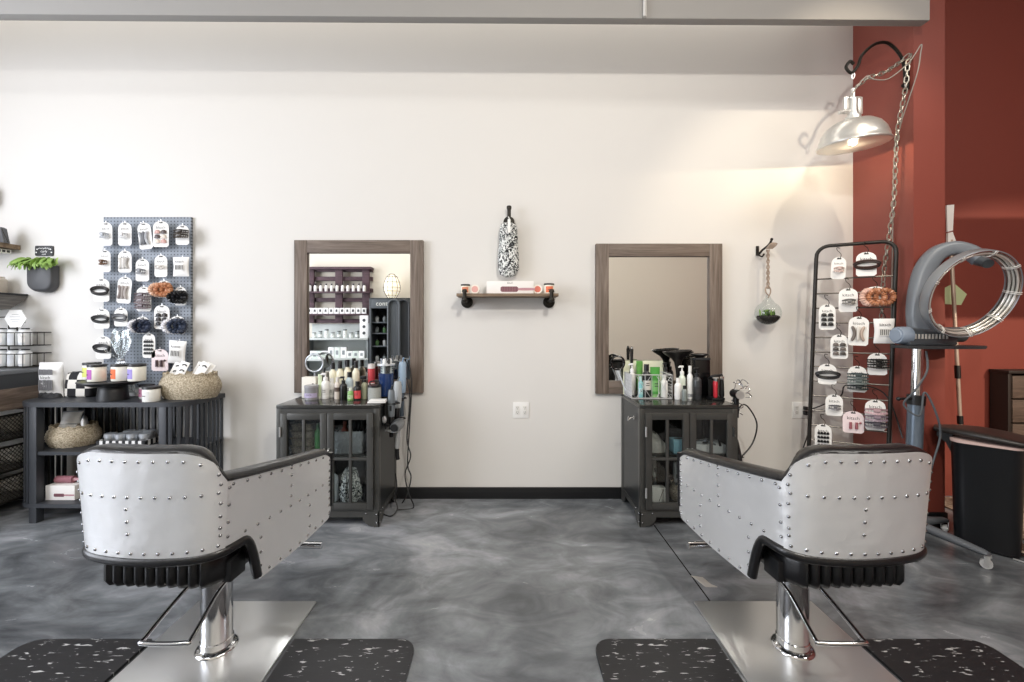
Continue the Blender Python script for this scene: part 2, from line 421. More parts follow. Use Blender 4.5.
def build_chair():
    t = thing('styling_chair', 'x', 'chair', (0, 0, 0), 'riveted styling chairs')
    # back panel
    bp = panel(-DS - .012, DS + .012, .004, 44)
    nb = 11
    for i in range(nb + 1):
        d = -DS + .012 + (2 * DS - .024) * i / nb
        rivet(bp, d, ztop(d) - .026, .004); rivet(bp, d, .772, .004); rivet(bp, d, zbot(d) + .02, .004)
    for s in (-1, 1):
        for z in (.80, .735, .69, .65, .625): rivet(bp, s * (DS - .006), z, .004)
    for z in (.732, .69, .648): rivet(bp, .03, z, .004)
    parts = [bp.build('back_panel', [ALU, RIVET], t)]
    for s in (-1, 1):
        sp = panel(s * (DS - .01), s * HL, 0, 40)
        n = 10
        for i in range(n + 1):
            d = DS + .035 + (HL - DS - .05) * i / n
            rivet(sp, s * d, ztop(d) - .024, 0)
            if d > DB - .02: rivet(sp, s * d, zbot(d) + .016, 0)
            if d > DS + .06: rivet(sp, s * d, .60 + .005 * i / n, 0)
        for z in (.78, .72, .66, .61): rivet(sp, s * (DS + .022), z, 0)
        for z in (.545, .49, .44): rivet(sp, s * (DB + .008), z, 0)
        for k in range(1, 5): rivet(sp, s * (DS + (HL - DS) * .52), .60 + .042 * k, 0)
        for k in range(1, 4): rivet(sp, s * (DS + (HL - DS) * .72), .60 - .045 * k, 0)
        for k in range(8): rivet(sp, s * (HL - .014), .46 + .032 * k, 0)
        parts.append(sp.build('side_panel', [ALU, RIVET], t))
    # rolled leather rim
    rings = []; n = 110
    for i in range(n + 1):
        d = -HL + 2 * HL * i / n; p, nn = at(d)
        ch = 1 + .10 * abs(sin(d * pi / .085)) if abs(d) < DS - .06 else 1
        a = .040; b = .017 * ch
        e = min(1, (HL - abs(d)) / .03); k = .45 + .55 * sqrt(max(0, e))
        c = p - nn * .030 + Vector((0, 0, ztop(d) - .002))
        rings.append([c + nn * a * k * cos(q * pi / 6) + Vector((0, 0, b * k * sin(q * pi / 6))) for q in range(12)])
    parts.append(MB().loft(rings).build('padded_rim', LEATHER, t, sharp=60))
    # inner pad
    rows = []
    for i in range(n + 1):
        d = (-HL + .012) + 2 * (HL - .012) * i / n; p, nn = at(d); zt, zb = ztop(d), max(zbot(d) + .01, .46)
        w = .052 + .010 * abs(sin(d * pi / .085))
        o = [SP(d, zb + (zt - zb) * j / 5, -.013) for j in range(6)]
        q = [SP(d, zb + (zt - zb) * j / 5, -w) for j in range(5, -1, -1)]
        rows.append(o + q)
    parts.append(MB().loft(rows).build('inner_pad', LEATHER, t, sharp=60))
    # edge piping
    pts = []; rr = []
    for i in range(91):
        d = -DB + .004 + 2 * (DB - .004) * i / 90; p, nn = at(d)
        pts.append(SP(d, zbot(d) - .010, -.004)); rr.append(.017)
    parts.append(MB().tube(pts, rr, 10).build('bottom_piping', LEATHER, t))
    for s in (-1, 1):
        p, nn = at(s * HL); pts = [SP(s * HL, z, -.006) + Vector((0, .004, 0)) for z in [zbot(HL) + .02 + (ztop(HL - .02) - .02 - zbot(HL)) * j / 8 for j in range(9)]]
        parts.append(MB().tube(pts, .012, 8).build('arm_end_piping', LEATHER, t))
    # seat
    rows = []; N = 150
    for z, sc_ in ((.425, .90), (.432, .97), (.45, 1.0), (.50, 1.0), (.545, .98), (.56, .93), (.565, .6), (.565, .02)):
        ring = []
        hx, hy, rr_ = .218, .28, .06; per = []
        for (x0, y0), (x1, y1), a0, c in (((-hx + rr_, -hy), (hx - rr_, -hy), -pi / 2, (hx - rr_, -hy + rr_)), ((hx, -hy + rr_), (hx, hy - rr_), 0, (hx - rr_, hy - rr_)), ((hx - rr_, hy), (-hx + rr_, hy), pi / 2, (-hx + rr_, hy - rr_)), ((-hx, hy - rr_), (-hx, -hy + rr_), pi, (-hx + rr_, -hy + rr_))):
            n_ = 81 if abs(y0 - y1) < 1e-6 else 30
            for k in range(n_): u = k / n_; per.append((x0 + (x1 - x0) * u, y0 + (y1 - y0) * u))
            for k in range(7): per.append((c[0] + rr_ * cos(a0 + k * pi / 14), c[1] + rr_ * sin(a0 + k * pi / 14)))
        for x, y in per:
            g = 0.0
            if y < -hy + .02 and sc_ > .8: g = .017 * abs(sin((x + .158) * pi / .039)) ** .7
            ring.append(Vector((x * sc_, (y - g) * sc_ - .005, z)))
        rows.append(ring)
    parts.append(MB().loft(rows).build('seat', LEATHER, t, sharp=60))
    fr = MB().bb((-.18, -.2, .40), (.18, .2, .43), bev=.008).bb((-.235, -.24, .425), (-.195, -.16, .50), bev=.006).bb((.195, -.24, .425), (.235, -.16, .50), bev=.006)
    parts.append(fr.build('seat_frame', BLK, t))
    fb = MB().cyl((-.26, .37, .245), (.26, .37, .245), .016, seg=12)
    for s in (-1, 1): fb.tube(cr([(s * .1, .15, .41), (s * .1, .28, .36), (s * .1, .37, .245)], 6), .011, 8)
    parts.append(fb.build('footrest', CHROME, t))
    # base
    MB().bb((-.282, -.29, .002), (.282, .29, .012), bev=.004).build('base_plate', STEEL, t)
    MB().lathe([(.0, .0115), (.078, .0115), (.076, .016), (.068, .022), (.0, .023)], seg=40).build('base_collar', CHROME, t)
    po = MB().lathe([(0, .02), (.060, .02), (.060, .05), (.057, .053), (.057, .30), (.050, .305), (.050, .40), (0, .40)], seg=36)
    po.build('hydraulic_column', CHROME, t)
    lv = MB().tube(cr([(-.072, -.02, .30), (-.074, -.10, .285), (-.088, -.245, .228), (-.076, -.268, .223), (.066, -.268, .223), (.078, -.245, .228), (.064, -.10, .285), (.062, -.02, .30)], 6), .0078, 10)
    lv.build('pump_lever', CHROME, t)
    return t, parts
chair, cparts = build_chair()
chair.location = (-1.19, 1.77, 0)
chair['label'] = 'riveted aluminium styling chair standing before the crowded left station'
ch2 = dup(chair, (1.18, 1.77, 0), 'riveted aluminium styling chair in front of the bare-wall mirror, near the red pillar')
PSI = radians(3.5)
for p in cparts: p.rotation_euler = (0, 0, -PSI)
nm = {p.name for p in cparts}
for c_ in ch2.children:
    if c_.name.rsplit('.', 1)[0] in {n.rsplit('.', 1)[0] for n in nm} and c_.rotation_euler.z == 0 and not c_.name.startswith(('base_', 'hydraulic', 'pump')): c_.rotation_euler = (0, 0, PSI)

# ================================================================== anti-fatigue mats (cut out round the base plates)
def mat_obj(xc, label):
    w, y1, y0, r, hx, hy = .815, 1.81, .86, .07, .30, 1.44
    poly = []
    def arc(cx_, cy_, a0, a1):
        for k in range(7):
            a = a0 + (a1 - a0) * k / 6; poly.append((cx_ + r * cos(a), cy_ + r * sin(a)))
    arc(-w + r, y0 + r, pi, 1.5 * pi); arc(w - r, y0 + r, 1.5 * pi, 2 * pi); arc(w - r, y1 - r, 0, .5 * pi)
    poly += [(hx, y1), (hx, hy), (-hx, hy), (-hx, y1)]
    arc(-w + r, y1 - r, .5 * pi, pi)
    o = MB().prism(poly, 2, .001, .013).build('floor_mat', MATM, None, (xc, 0, 0))
    return tag(o, label, 'floor mat', 'marbled rubber mats under the chairs')
mat_obj(-1.19, 'black white-flecked rubber mat around the left chair base')
mat_obj(1.18, 'black white-flecked rubber mat around the right chair base, reaching towards the dryer')
cp = MB().lathe([(0, .001), (.05, .001), (.045, .003), (0, .003)], seg=9, sx=.55, sy=1.25, fn=lambda p, i, k: p + Vector((.012 * sin(k * 2.1), .012 * cos(k * 3.3), 0)) if i in (1, 2) else p)
tag(cp.build('paint_chip', M('b9b6b0', .8, noise=.2), None, (WX(704, 2.23), 2.23, 0), (0, 0, .6)), 'pale flake lying on the floor left of the right chair', 'flake')
# ================================================================== framed mirrors
def wall_mirror(x0, x1, z0, z1, label):
    xc, zc = (x0 + x1) / 2, (z0 + z1) / 2; w, h, f = x1 - x0, z1 - z0, .098
    t = thing('framed_mirror', label, 'mirror', (xc, YB, z0), 'wood framed wall mirrors')
    for s in (-1, 1): MB().box((s * (w - f) / 2, -.022, h / 2), (f, .038, h), bev=.004).build('side_rail', FRAMEW_V, t)
    MB().box((0, -.022, h - f / 2), (w - 2 * f, .037, f), bev=.004).build('top_rail', FRAMEW_H, t)
    MB().box((0, -.022, f / 2), (w - 2 * f, .037, f), bev=.004).build('bottom_rail', FRAMEW_H, t)
    MB().box((0, -.012, h / 2), (w - 2 * f + .01, .012, h - 2 * f + .01)).build('mirror_glass', MIRROR, t)
    return t
YF = YB - .04
wall_mirror(WX(294, YF), WX(423, YF), WZ(393, YF), WZ(240, YF), 'wood framed mirror over the left station, reflecting shop shelves')
wall_mirror(WX(596, YF), WX(722.5, YF), WZ(394, YF), WZ(243.5, YF), 'wood framed mirror over the right station, reflecting a bare cream wall')

# ================================================================== station cabinets
def cabinet(x0, x1, label):
    xc = (x0 + x1) / 2; w = x1 - x0; y0, y1 = 2.83, 3.285; d = y1 - y0; h = .805
    t = thing('station_cabinet', label, 'cabinet', (xc, y0, 0), 'metal station cabinets')
    hw = w / 2
    MB().box((0, d / 2, h - .0125), (w, d, .025), bev=.004).build('top', GUND, t)
    for s in (-1, 1):
        for yy in (.02, d - .02): MB().box((s * (hw - .018), yy, (h - .025 + .10) / 2), (.036, .036, h - .125), bev=.003).build('corner_post', GUN, t)
    MB().box((0, .018, h - .045), (w - .07, .03, .035)).build('front_rail', GUN, t); MB().box((0, .018, .105), (w - .07, .03, .02)).build('front_rail', GUN, t)
    for s in (-1, 1): MB().box((s * (hw - .008), d / 2, (h - .025 + .1) / 2), (.008, d - .06, h - .13)).build('side_panel', M('3d4042', .35, .7, noise=.12, nscale=5), t)
    MB().box((0, d - .008, (h + .08) / 2), (w - .07, .008, h - .13)).build('back_panel', M('1c1c1c', .6), t)
    MB().box((0, d / 2, .112), (w - .02, d - .02, .012)).build('bottom_panel', GUND, t)
    MB().box((0, d / 2 + .02, .452), (w - .03, d - .09, .014)).build('shelf', GUND, t)
    # arched apron with riveted feet
    def apron(L):
        p = [(-L, .102), (-L, 0), (-L + .034, 0)]
        p += [(-L + .034 + .075 * sin(k * pi / 12), .005 + .060 * (1 - cos(k * pi / 12))) for k in range(7)]
        q = [(-a, z) for a, z in p[::-1]]
        return p + q
    ap = MB(); poly = apron(hw)
    ap.prism(poly, 1, 0, .006)
    for yy in (0.003, d - .003):
        m = MB().prism(apron(d / 2), 0, -.003, .003)
    for s in (-1, 1): ap.merge(MB().prism(apron(d / 2), 0, -.003, .003), TR(s * (hw - .003), d / 2, 0))
    for s in (-1, 1):
        for ox, oz in ((.017, .085), (.017, .03), (.085, .092)): ap.sphere((s * (hw - ox), -.002, oz), .0055, 8, 1)
        for oy, oz in ((.017, .085), (.017, .03), (.085, .092)): ap.sphere((s * (hw + .001), oy, oz), .0055, 8, 1)
    ap.build('footed_base', [GUN, RIVET], t)
    # doors
    dw = (w - .076) / 2; z0, z1 = .122, .752; dh = z1 - z0
    for s in (-1, 1):
        cx_ = s * (dw / 2 + .002)
        f = .042; fr = MB()
        for q in (-1, 1): fr.box((cx_ + q * (dw - f) / 2, -.004, (z0 + z1) / 2), (f, .022, dh), bev=.003)
        for zz in (z0 + f / 2, z1 - f / 2): fr.box((cx_, -.004, zz), (dw - 2 * f, .0215, f), bev=.003)
        fr.box((cx_, -.004, (z0 + z1) / 2), (.018, .016, dh - 2 * f), bev=.002); fr.box((cx_, -.004, .452), (dw - 2 * f, .0165, .018), bev=.002)
        do = fr.build('door', GUN, t)
        MB().box((cx_, .001, (z0 + z1) / 2), (dw - 2 * f + .01, .003, dh - 2 * f + .01)).build('glass_pane', GLASS, do)
        for zz in (z0 + .11, z1 - .12):
            MB().cyl((s * (hw - .036), -.020, zz - .032), (s * (hw - .036), -.020, zz + .032), .0065, seg=10).build('hinge', STEEL if s < 0 else GUND, do)
        MB().tube(cr([(s * .016, -.014, .52), (s * .016, -.034, .515), (s * .016, -.036, .475), (s * .016, -.014, .47)], 4), .005, 8).build('handle', STEEL, do)
    return t
CLX, CRX = (-1.514, -.835), (.880, 1.527)
cabinet(*CLX, 'gunmetal glass door cabinet under the left mirror, crowded with bottles on top')
cabinet(*CRX, 'gunmetal glass door cabinet under the right mirror, with a wire basket on top')
hk = MB().cyl((0, 0, 0), (-.006, 0, 0), .014, seg=12).tube(cr([(-.004, 0, .002), (-.03, 0, -.004), (-.045, 0, -.02), (-.04, 0, .012)], 5), .004, 8)
tag(hk.build('side_hook', CHROME, None, (.876, 2.93, .70)), 'small chrome hook on the left side of the right cabinet', 'hook')

# ================================================================== pipe shelf and the things on it
zs = 1.538; ys = 3.12
ps = thing('pipe_shelf', 'wooden plank shelf on black pipe brackets between the two mirrors', 'shelf', (0, YB, zs))
xa, xb = WX(457, 3.15), WX(558, 3.15)
MB().bb((xa, -.19, 0), (xb, -.004, .022), bev=.003).build('plank', OAK, ps)
for px in (466.5, 549.5):
    x = WX(px, 3.25); b = MB()
    b.lathe([(0, 0), (.045, 0), (.045, .008), (.026, .012), (.024, .02), (0, .02)], seg=20).xf(TR(x, 0, -.033) @ RX(pi / 2))
    b.cyl((x, 0, -.024), (x, -.2, -.024), .0135, seg=12); b.sphere((x, -.2, -.024), .021, 12); b.cyl((x, -.2, -.02), (x, -.2, .03), .0135, seg=12)
    b.lathe([(0, 0), (.019, 0), (.02, .01), (.015, .022), (0, .026)], (x, -.2, .028), 14)
    b.build('pipe_bracket', IRON, ps)
def jar(name, label, loc, r, h, body, lid, band=None, group=None, cat='jar', rz=0, lidh=.012):
    t = thing(name, label, cat, loc, group, rz)
    MB().lathe([(0, 0), (r * .96, 0), (r, .004), (r, h - .004), (r * .95, h), (0, h)], seg=24).build('body', M(body, .35), t)
    if band:
        m = MB(); n = 9
        m.grid(lambda u, v: (r * 1.012 * sin(-.75 + 1.5 * u), -r * 1.012 * cos(-.75 + 1.5 * u), h * (.16 + .68 * v)), n, 1)
        m.grid(lambda u, v: (r * 1.03 * sin(-.3 + .6 * u), -r * 1.03 * cos(-.3 + .6 * u), h * (.45 + .06 * v)), 3, 1, 1)
        m.build('paper_label', [M(band, .6), INK], t)
    if lid: MB().lathe([(0, h), (r * 1.03, h), (r * 1.03, h + lidh * .85), (r, h + lidh), (0, h + lidh)], seg=24).build('lid', M(lid, .4), t)
    return t
zt = zs + .0225
jar('candle_jar', 'small candle jar with a black lid and peach label at the pipe shelf left end', (WX(465.5, 3.2), 3.2, zt), .034, .06, 'f2ead8', '1a1a1c', 'd98a6a', 'pipe shelf candle jars')
jar('candle_jar', 'small candle jar with a black lid and orange label at the pipe shelf right end', (WX(549, 3.2), 3.2, zt), .038, .066, 'f2ead8', '1a1a1c', 'e0714a', 'pipe shelf candle jars')
for px, c, l in ((475, 'd9a39c', 'round white tin with a dusty pink face leaning beside the left candle jar'), (537.5, 'd9705c', 'round white tin with a coral face leaning beside the right candle jar')):
    t = thing('round_tin', l, 'tin', (WX(px, 3.2), 3.2, zt), 'round tins on the pipe shelf')
    k = TR(0, 0, .034) @ RX(pi / 2 - .12)
    MB().lathe([(0, -.012), (.034, -.012), (.036, -.008), (.036, .010), (.034, .013), (0, .013)], seg=24).xf(k).build('case', M('ece4da', .4), t)
    MB().lathe([(0, .0132), (.024, .0132), (.024, .0142), (0, .0142)], seg=20).xf(k).build('printed_face', M(c, .5), t)
bx = thing('brush_box', 'white boxed heated hairbrush lying on the pipe shelf', 'box', (WX(510, 3.2), 3.2, zt))
W_ = WX(533, 3.2) - WX(486.5, 3.2)
MB().box((0, 0, .047), (W_, .07, .094), bev=.002).build('carton', M('f0edea', .6), bx)
def brush_print(sc_=1.0):
    m = MB(); L = .13 * sc_; r = .02 * sc_
    m.grid(lambda u, v: (-L + L * u, -.0006 * 1, r * (2 * v - 1) * (1 if .06 < u < .94 else .6)), 12, 1, 0)
    m.grid(lambda u, v: (0 + L * .95 * u, -.0006, r * (.38 + .12 * sin(pi * u)) * (2 * v - 1)), 8, 1, 1)
    for k in range(10): m.box((-L * .92 + k * L * .092, -.0012, 0), (.004 * sc_, .0008, r * 1.7), 2)
    return m
brush_print().xf(TR(.06, -.0352, .034)).build('brush_picture', [M('8c5f68', .5), M('b98a92', .5), M('6d434c', .5)], bx)
text('kitsch', .018).xf(TR(.0, -.0356, .08)).build('lettering', INK, bx)
# faucet hook + floral cap
ho = thing('pipe_hook', 'black iron pipe fitting hook on the wall above the pipe shelf', 'hook', (WX(509, YB), YB, WZ(221, 3.26)))
MB().lathe([(0, 0), (.043, 0), (.043, .007), (.024, .011), (.022, .03), (0, .03)], seg=20).xf(RX(pi / 2)).build('flange', IRON, ho)
MB().tube(cr([(0, -.02, 0), (0, -.055, .002), (0, -.065, .03), (0, -.062, .085)], 6), .014, 12).lathe([(0, 0), (.017, 0), (.019, .012), (.017, .024), (0, .03)], (0, -.062, .083), 12).build('pipe', IRON, ho)
cpz = ho.location.z
cap = thing('floral_cap_pouch', 'black and white floral cloth pouch hanging from the pipe hook', 'pouch', (WX(508.5, 3.22), 3.235, 0))
prof = [(.412, .004), (.405, .05), (.37, .066), (.30, .068), (.22, .07), (.14, .076), (.06, .078), (.02, .062), (.0, .02)]
z_low = WZ(277, 3.22) 
rings = []
for z, r in prof:
    rings.append([Vector((r * cos(2 * pi * k / 28) * (1 + .05 * sin(5 * k + z * 60)), r * .5 * sin(2 * pi * k / 28) * (1 + .08 * sin(3 * k + z * 40)), z_low + z)) for k in range(28)])
MB().loft(rings).build('cloth', FLORAL, cap, sharp=80)
MB().box((.004, -.048, z_low + .375), (.021, .003, .10)).build('hang_tag', PAPER, cap)
MB().tube(cr([(0, -.02, z_low + .40), (0.006, -.05, z_low + .43), (.004, -.052, cpz + .0), (0, -.03, cpz + .018)], 5), .003, 6).build('loop', WHT, cap)

# ================================================================== outlets
def outlet(px, py, gangs, label):
    t = thing('wall_outlet', label, 'outlet', (WX(px, YB), YB, WZ(py, YB)))
    MB().box((0, -.003, 0), (.122, .006, .122), bev=.003).build('cover_plate', WHT, t)
    for g in (-.029, .029):
        f = MB(); f.box((g, -.0068, 0), (.034, .003, .068), 0, .001)
        for zz in (-.018, .018):
            for dx in (-.006, .006): f.box((g + dx, -.0086, zz + .004), (.0025, .0012, .009), 1)
            f.box((g, -.0086, zz - .008), (.005, .0012, .005), 1)
        f.build('socket', [M('e4e3df', .4), INK], t)
    return t
outlet(521, 410, 2, 'white double outlet low on the wall between the two cabinets')
outlet(800, 410, 2, 'white double outlet with black plugs, left of the wire card rack')
pl = thing('power_cord', 'black cord plugged into the outlet and hanging down the wall', 'cord', (0, 0, 0))
xo = WX(800, YB) + .029; zo = WZ(410, YB)
MB().box((xo, YB - .024, zo - .018), (.026, .032, .03), bev=.005).build('plug', BLK, pl)
MB().tube(cr([(xo, YB - .038, zo - .02), (xo + .012, YB - .06, zo - .06), (xo + .01, YB - .04, zo - .16), (xo - .03, YB - .03, zo - .3), (xo - .06, YB - .03, zo - .45), (xo - .03, YB - .05, .03), (xo + .1, YB - .12, .006)], 8), .0045, 8).build('cable', BLK, pl)
pl = thing('power_cord', 'black cord running from the outlet up behind the wire card rack', 'cord', (0, 0, 0))
MB().box((xo, YB - .024, zo + .018), (.026, .032, .026), bev=.005).build('plug', BLK, pl)
MB().tube(cr([(xo, YB - .038, zo + .018), (xo + .05, YB - .06, zo + .03), (xo + .2, YB - .1, zo + .12), (2.46, 3.10, zo + .22), (2.62, 2.98, zo + .18), (2.64, 2.86, zo - .1)], 8), .0045, 8).build('cable', BLK, pl)

# ================================================================== hanging terrarium
xh, zh = WX(757, YB), WZ(251, YB)
hk = MB().tube(cr([(xh, YB, zh + .02), (xh, YB - .012, zh - .03), (xh + .004, YB - .06, zh - .005), (xh + .03, YB - .10, zh + .03), (xh + .045, YB - .11, zh + .065)], 6), .008, 8, flat=1)
hk.sphere((xh + .045, YB - .11, zh + .068), .011, 10)
hk.tube(cr([(xh, YB - .012, zh - .03), (xh + .008, YB - .05, zh - .05), (xh + .02, YB - .06, zh - .03)], 6), .006, 8).box((xh, YB - .006, zh), (.022, .01, .075), bev=.004)
tag(hk.build('coat_hook', M('1f1b18', .4, .6)), 'dark iron coat hook on the wall holding the hanging terrarium', 'hook')
xt, yt = WX(768, 3.19), 3.19
te = thing('hanging_terrarium', 'round clear glass terrarium with moss hanging on a twisted cord', 'terrarium', (xt, yt, 0))
zt0 = WZ(325, yt); R_ = .088
prof = [(R_ * sin(a), R_ - R_ * cos(a)) for a in [pi * k / 16 for k in range(13)]] + [(.045, R_ * 1.85), (.030, R_ * 2.1), (.016, R_ * 2.35), (.010, R_ * 2.55), (.0, R_ * 2.56)]
MB().lathe(prof, (0, 0, zt0), 32).build('glass_globe', GLASS, te, sharp=80)
MB().lathe([(R_ * .95 * sin(a), R_ - R_ * .95 * cos(a)) for a in [pi * k / 16 for k in range(7)]] + [(R_ * .86, R_ * .72), (R_ * .4, R_ * .80), (0, R_ * .78)], (0, 0, zt0), 24, fn=lambda p, i, k: p + Vector((0, 0, .006 * sin(k * 2.3) if i > 6 else 0))).build('soil', SOIL, te)
mo = MB()
for k in range(34):
    a = random.random() * 6.28; r = random.random() * .06; h = .02 + random.random() * .035
    x, y = r * cos(a), r * sin(a); z = zt0 + R_ * .74
    dx, dy = random.uniform(-.025, .025), random.uniform(-.025, .025)
    mo.tube([(x, y, z), (x + dx * .4, y + dy * .4, z + h * .7), (x + dx, y + dy, z + h)], [.005, .007, .001], 5, k % 2)
mo.build('moss_plant', [LEAF2, LEAF], te)
zk = zt0 + R_ * 2.5
zt1 = zh + .01
cd = MB()
for s in (0, pi): cd.tube([(.007 * cos(s + q * .9), .007 * sin(s + q * .9), zk + .05 + (zt1 - zk - .07) * q / 24) for q in range(25)], .006, 6)
cd.tube(cr([(0, 0, zk - .02), (.018, 0, zk + .02), (.016, 0, zk + .05), (0, 0, zk + .07), (-.018, 0, zk + .05), (-.014, 0, zk + .02), (.004, 0, zk)], 4), .005, 6)
for q in range(5): cd.tube(cr([(-.02 + q * .01, -.012, zt1 - .015), (.0 + q * .012, -.03, zt1 + .02), (.02, .01, zt1 + .01 + q * .006)], 4), .005, 5)
cd.build('twisted_cord', M('a08f80', .8, noise=.3, nscale=60), te)

# ================================================================== pendant barn lamp, its arm and the chain
XL, YL = WX(853, 2.8), 2.8
zr = WZ(144, 2.8)
la = thing('barn_lamp', 'galvanised barn lamp hanging from a curled arm on the red pillar', 'lamp', (XL, YL, zr))
TL = RY(radians(-3)) @ RX(radians(4))
dome = [(.192, -.012), (.197, -.008), (.197, 0), (.190, .006), (.186, .03), (.172, .07), (.145, .11), (.105, .138), (.06, .152), (.042, .156), (.040, .150), (.058, .146), (.10, .132), (.14, .105), (.167, .066), (.181, .028), (.186, .004), (.190, -.008), (.192, -.012)]
MB().lathe([(r, z) for r, z in dome], seg=48).xf(TL).build('lamp_shade', [GALV], la, sharp=60)
MB().lathe([(.0, .145), (.057, .143), (.098, .130), (.137, .104), (.164, .066), (.178, .028), (.183, .005)], seg=40).xf(TL).build('shade_lining', ENAMEL, la, sharp=60)
so = MB().lathe([(0, .150), (.046, .150), (.044, .175), (.03, .18), (.03, .20), (.024, .205), (.024, .29), (.012, .295), (.012, .36), (0, .36)], seg=20)
for s in (-1, 1): so.box((s * .045, 0, .25), (.03, .012, .11), bev=.003)
so.box((0, 0, .30), (.10, .014, .014), bev=.003).cyl((-.09, 0, .205), (-.02, 0, .215), .012, seg=10)
so.build('socket_holder', GALV, la)
MB().lathe([(0, .02), (.03, .028), (.042, .055), (.036, .09), (.02, .12), (.018, .145), (0, .145)], seg=18).build('bulb', M('fff3d8', .4, emit=9), la)
lt = bpy.data.lights.new('lamp_bulb_light', 'POINT'); lt.energy = 46; lt.color = lin('ffe6bd')[:3]; lt.shadow_soft_size = .03
lo = bpy.data.objects.new('lamp_bulb_light', lt); C.objects.link(lo); lo.location = (XL, YL, zr + .005)
xbk, ybk = 2.655, 2.85; zb0 = WZ(74, ybk)
ar = thing('scroll_bracket', 'curved black iron lamp arm bolted to the red pillar', 'bracket', (xbk, ybk, zb0))
dx = XL - xbk; dz = WZ(66, YL) - zb0
pts = cr([(-.012, 0, -.09), (-.014, 0, .03), (-.05, -.008, .12), (-.14, -.02, .19), (-.24, -.035, .175), (-.33, -.045, .10), (dx + .03, -.05, dz + .0), (dx - .01, -.05, dz - .045), (dx - .045, -.05, dz - .01), (dx - .02, -.05, dz + .03), (dx + .005, -.05, dz + .012)], 8)
MB().tube(pts, .0095, 8).build('scroll_bar', M('16130f', .4, .5), ar)
pb = MB().box((-.001, 0, -.03), (.012, .035, .16), bev=.003).box((-.016, 0, -.075), (.025, .02, .02), bev=.003)
for zz in (-.09, .03): pb.sphere((-.008, 0, zz), .008, 8, 1)
pb.build('wall_plate', [M('16130f', .4, .5), STEEL], ar)
MB().tube(cr([(dx + .0, -.05, dz - .04), (dx + .01, -.05, dz - .06), (dx, -.05, dz - .085), (dx - .008, -.05, dz - .06), (dx, -.05, dz - .04)], 4), .004, 6).build('lamp_ring', STEEL, ar)
def chain(pts, step=.036):
    P = cr(pts, 14); L = [0]
    for a, b in zip(P, P[1:]): L.append(L[-1] + (b - a).length)
    mb = MB(); n = int(L[-1] / step); j = 0
    for i in range(n):
        s = (i + .5) * step
        while j < len(L) - 2 and L[j + 1] < s: j += 1
        t = (s - L[j]) / max(L[j + 1] - L[j], 1e-6); p = P[j].lerp(P[j + 1], t); d = (P[j + 1] - P[j]).normalized()
        q = d.to_track_quat('Z', 'Y').to_matrix().to_4x4(); A = .011; H = step * .36
        lk = [(A * cos(k * pi / 4), 0, A * sin(k * pi / 4) + H * .75) for k in range(5)] + [(-A * cos(k * pi / 4), 0, -A * sin(k * pi / 4) - H * .75) for k in range(5)]
        mb.merge(MB().tube(lk, .0042, 6, closed=True), Matrix.Translation(p) @ q @ RZ(pi / 2 * (i % 2) + .4))
    return mb
zc = zb0
ch = chain([(XL + .02, YL + .0, zr + .37), (XL + .10, YL, zc - .055), (XL + .22, YL + .01, zc - .01), (xbk - .05, ybk - .02, zc + .075), (xbk + .0 - .03, ybk - .055, zc + .09), (xbk - .05, ybk - .06, zc + .02), (xbk - .045, ybk - .04, zc - .12), (2.602, 2.86, 2.6), (2.60, 2.88, 2.2), (2.60, 2.915, 1.95), (2.598, 2.955, 1.7), (2.59, 2.965, 1.4), (2.585, 2.97, 1.28)])
tag(ch.build('steel_chain', M('a9a59c', .3, .9), sharp=60), 'silver chain from the barn lamp over the arm and down the pillar', 'chain')
cb = MB().tube([v - Vector((XL, YL, zr)) for v in cr([(XL - .03, YL - .012, zr + .30), (XL + .05, YL - .04, zc - .07), (XL + .1, YL - .045, zc - .09), (XL + .2, YL - .04, zc - .08), (xbk - .06, ybk - .085, zc + .03), (xbk + .0, ybk - .10, zc + .13), (xbk + .0, ybk - .095, zc + .07), (2.636, 2.76, zc - .06), (2.648, 2.885, zc - .32), (2.652, 2.94, zc - .55), (2.652, 2.95, 1.9), (2.652, 2.96, 1.3), (2.652, 2.96, .6), (2.64, 2.96, .02)], 8)], .0035, 6)
cb.build('lamp_flex', M('8c8882', .5), la)
# ================================================================== slatted console on the left
co_x0, co_x1, yf0, ybk0, zt_c = -3.345, -2.135, 2.88, 3.27, .812
def console_outline(ins=0.0, n=9):
    r = .17; x0, x1, y0, y1 = co_x0 + ins, co_x1 - ins, yf0 + ins, ybk0; r -= ins
    p = [(x1, y1)]
    p += [(x1 - r + r * cos(-k * pi / 2 / n), y0 + r + r * sin(-k * pi / 2 / n)) for k in range(n + 1)]
    p += [(x0 + r - r * sin(k * pi / 2 / n), y0 + r - r * cos(k * pi / 2 / n)) for k in range(n + 1)]
    return p + [(x0, y1)]
cs = thing('slatted_console', 'blue-black slatted console table with rounded ends under the pegboard', 'console table', (0, 0, 0))
MB().prism(console_outline(), 2, zt_c - .032, zt_c).build('top', CONSOLE, cs)
MB().prism(console_outline(.012), 2, .455, .478).build('shelf', CONSOLE, cs)
MB().prism(console_outline(), 2, .105, .132).build('bottom_shelf', CONSOLE, cs)
for x in (co_x0 + .17, co_x1 - .17):
    for y in (yf0 + .028, ybk0 - .03):
        MB().bb((x - .025, y - .025, 0), (x + .025, y + .025, zt_c - .03), bev=.004).build('leg', CONSOLE, cs)
def slats(pts, w=.022, th=.014):
    m = MB()
    for x, y, a in pts: m.box((x, y, (zt_c - .032 + .132) / 2), (w, th, zt_c - .032 - .13), 0, .002, RZ(a))
    return m
r = .158
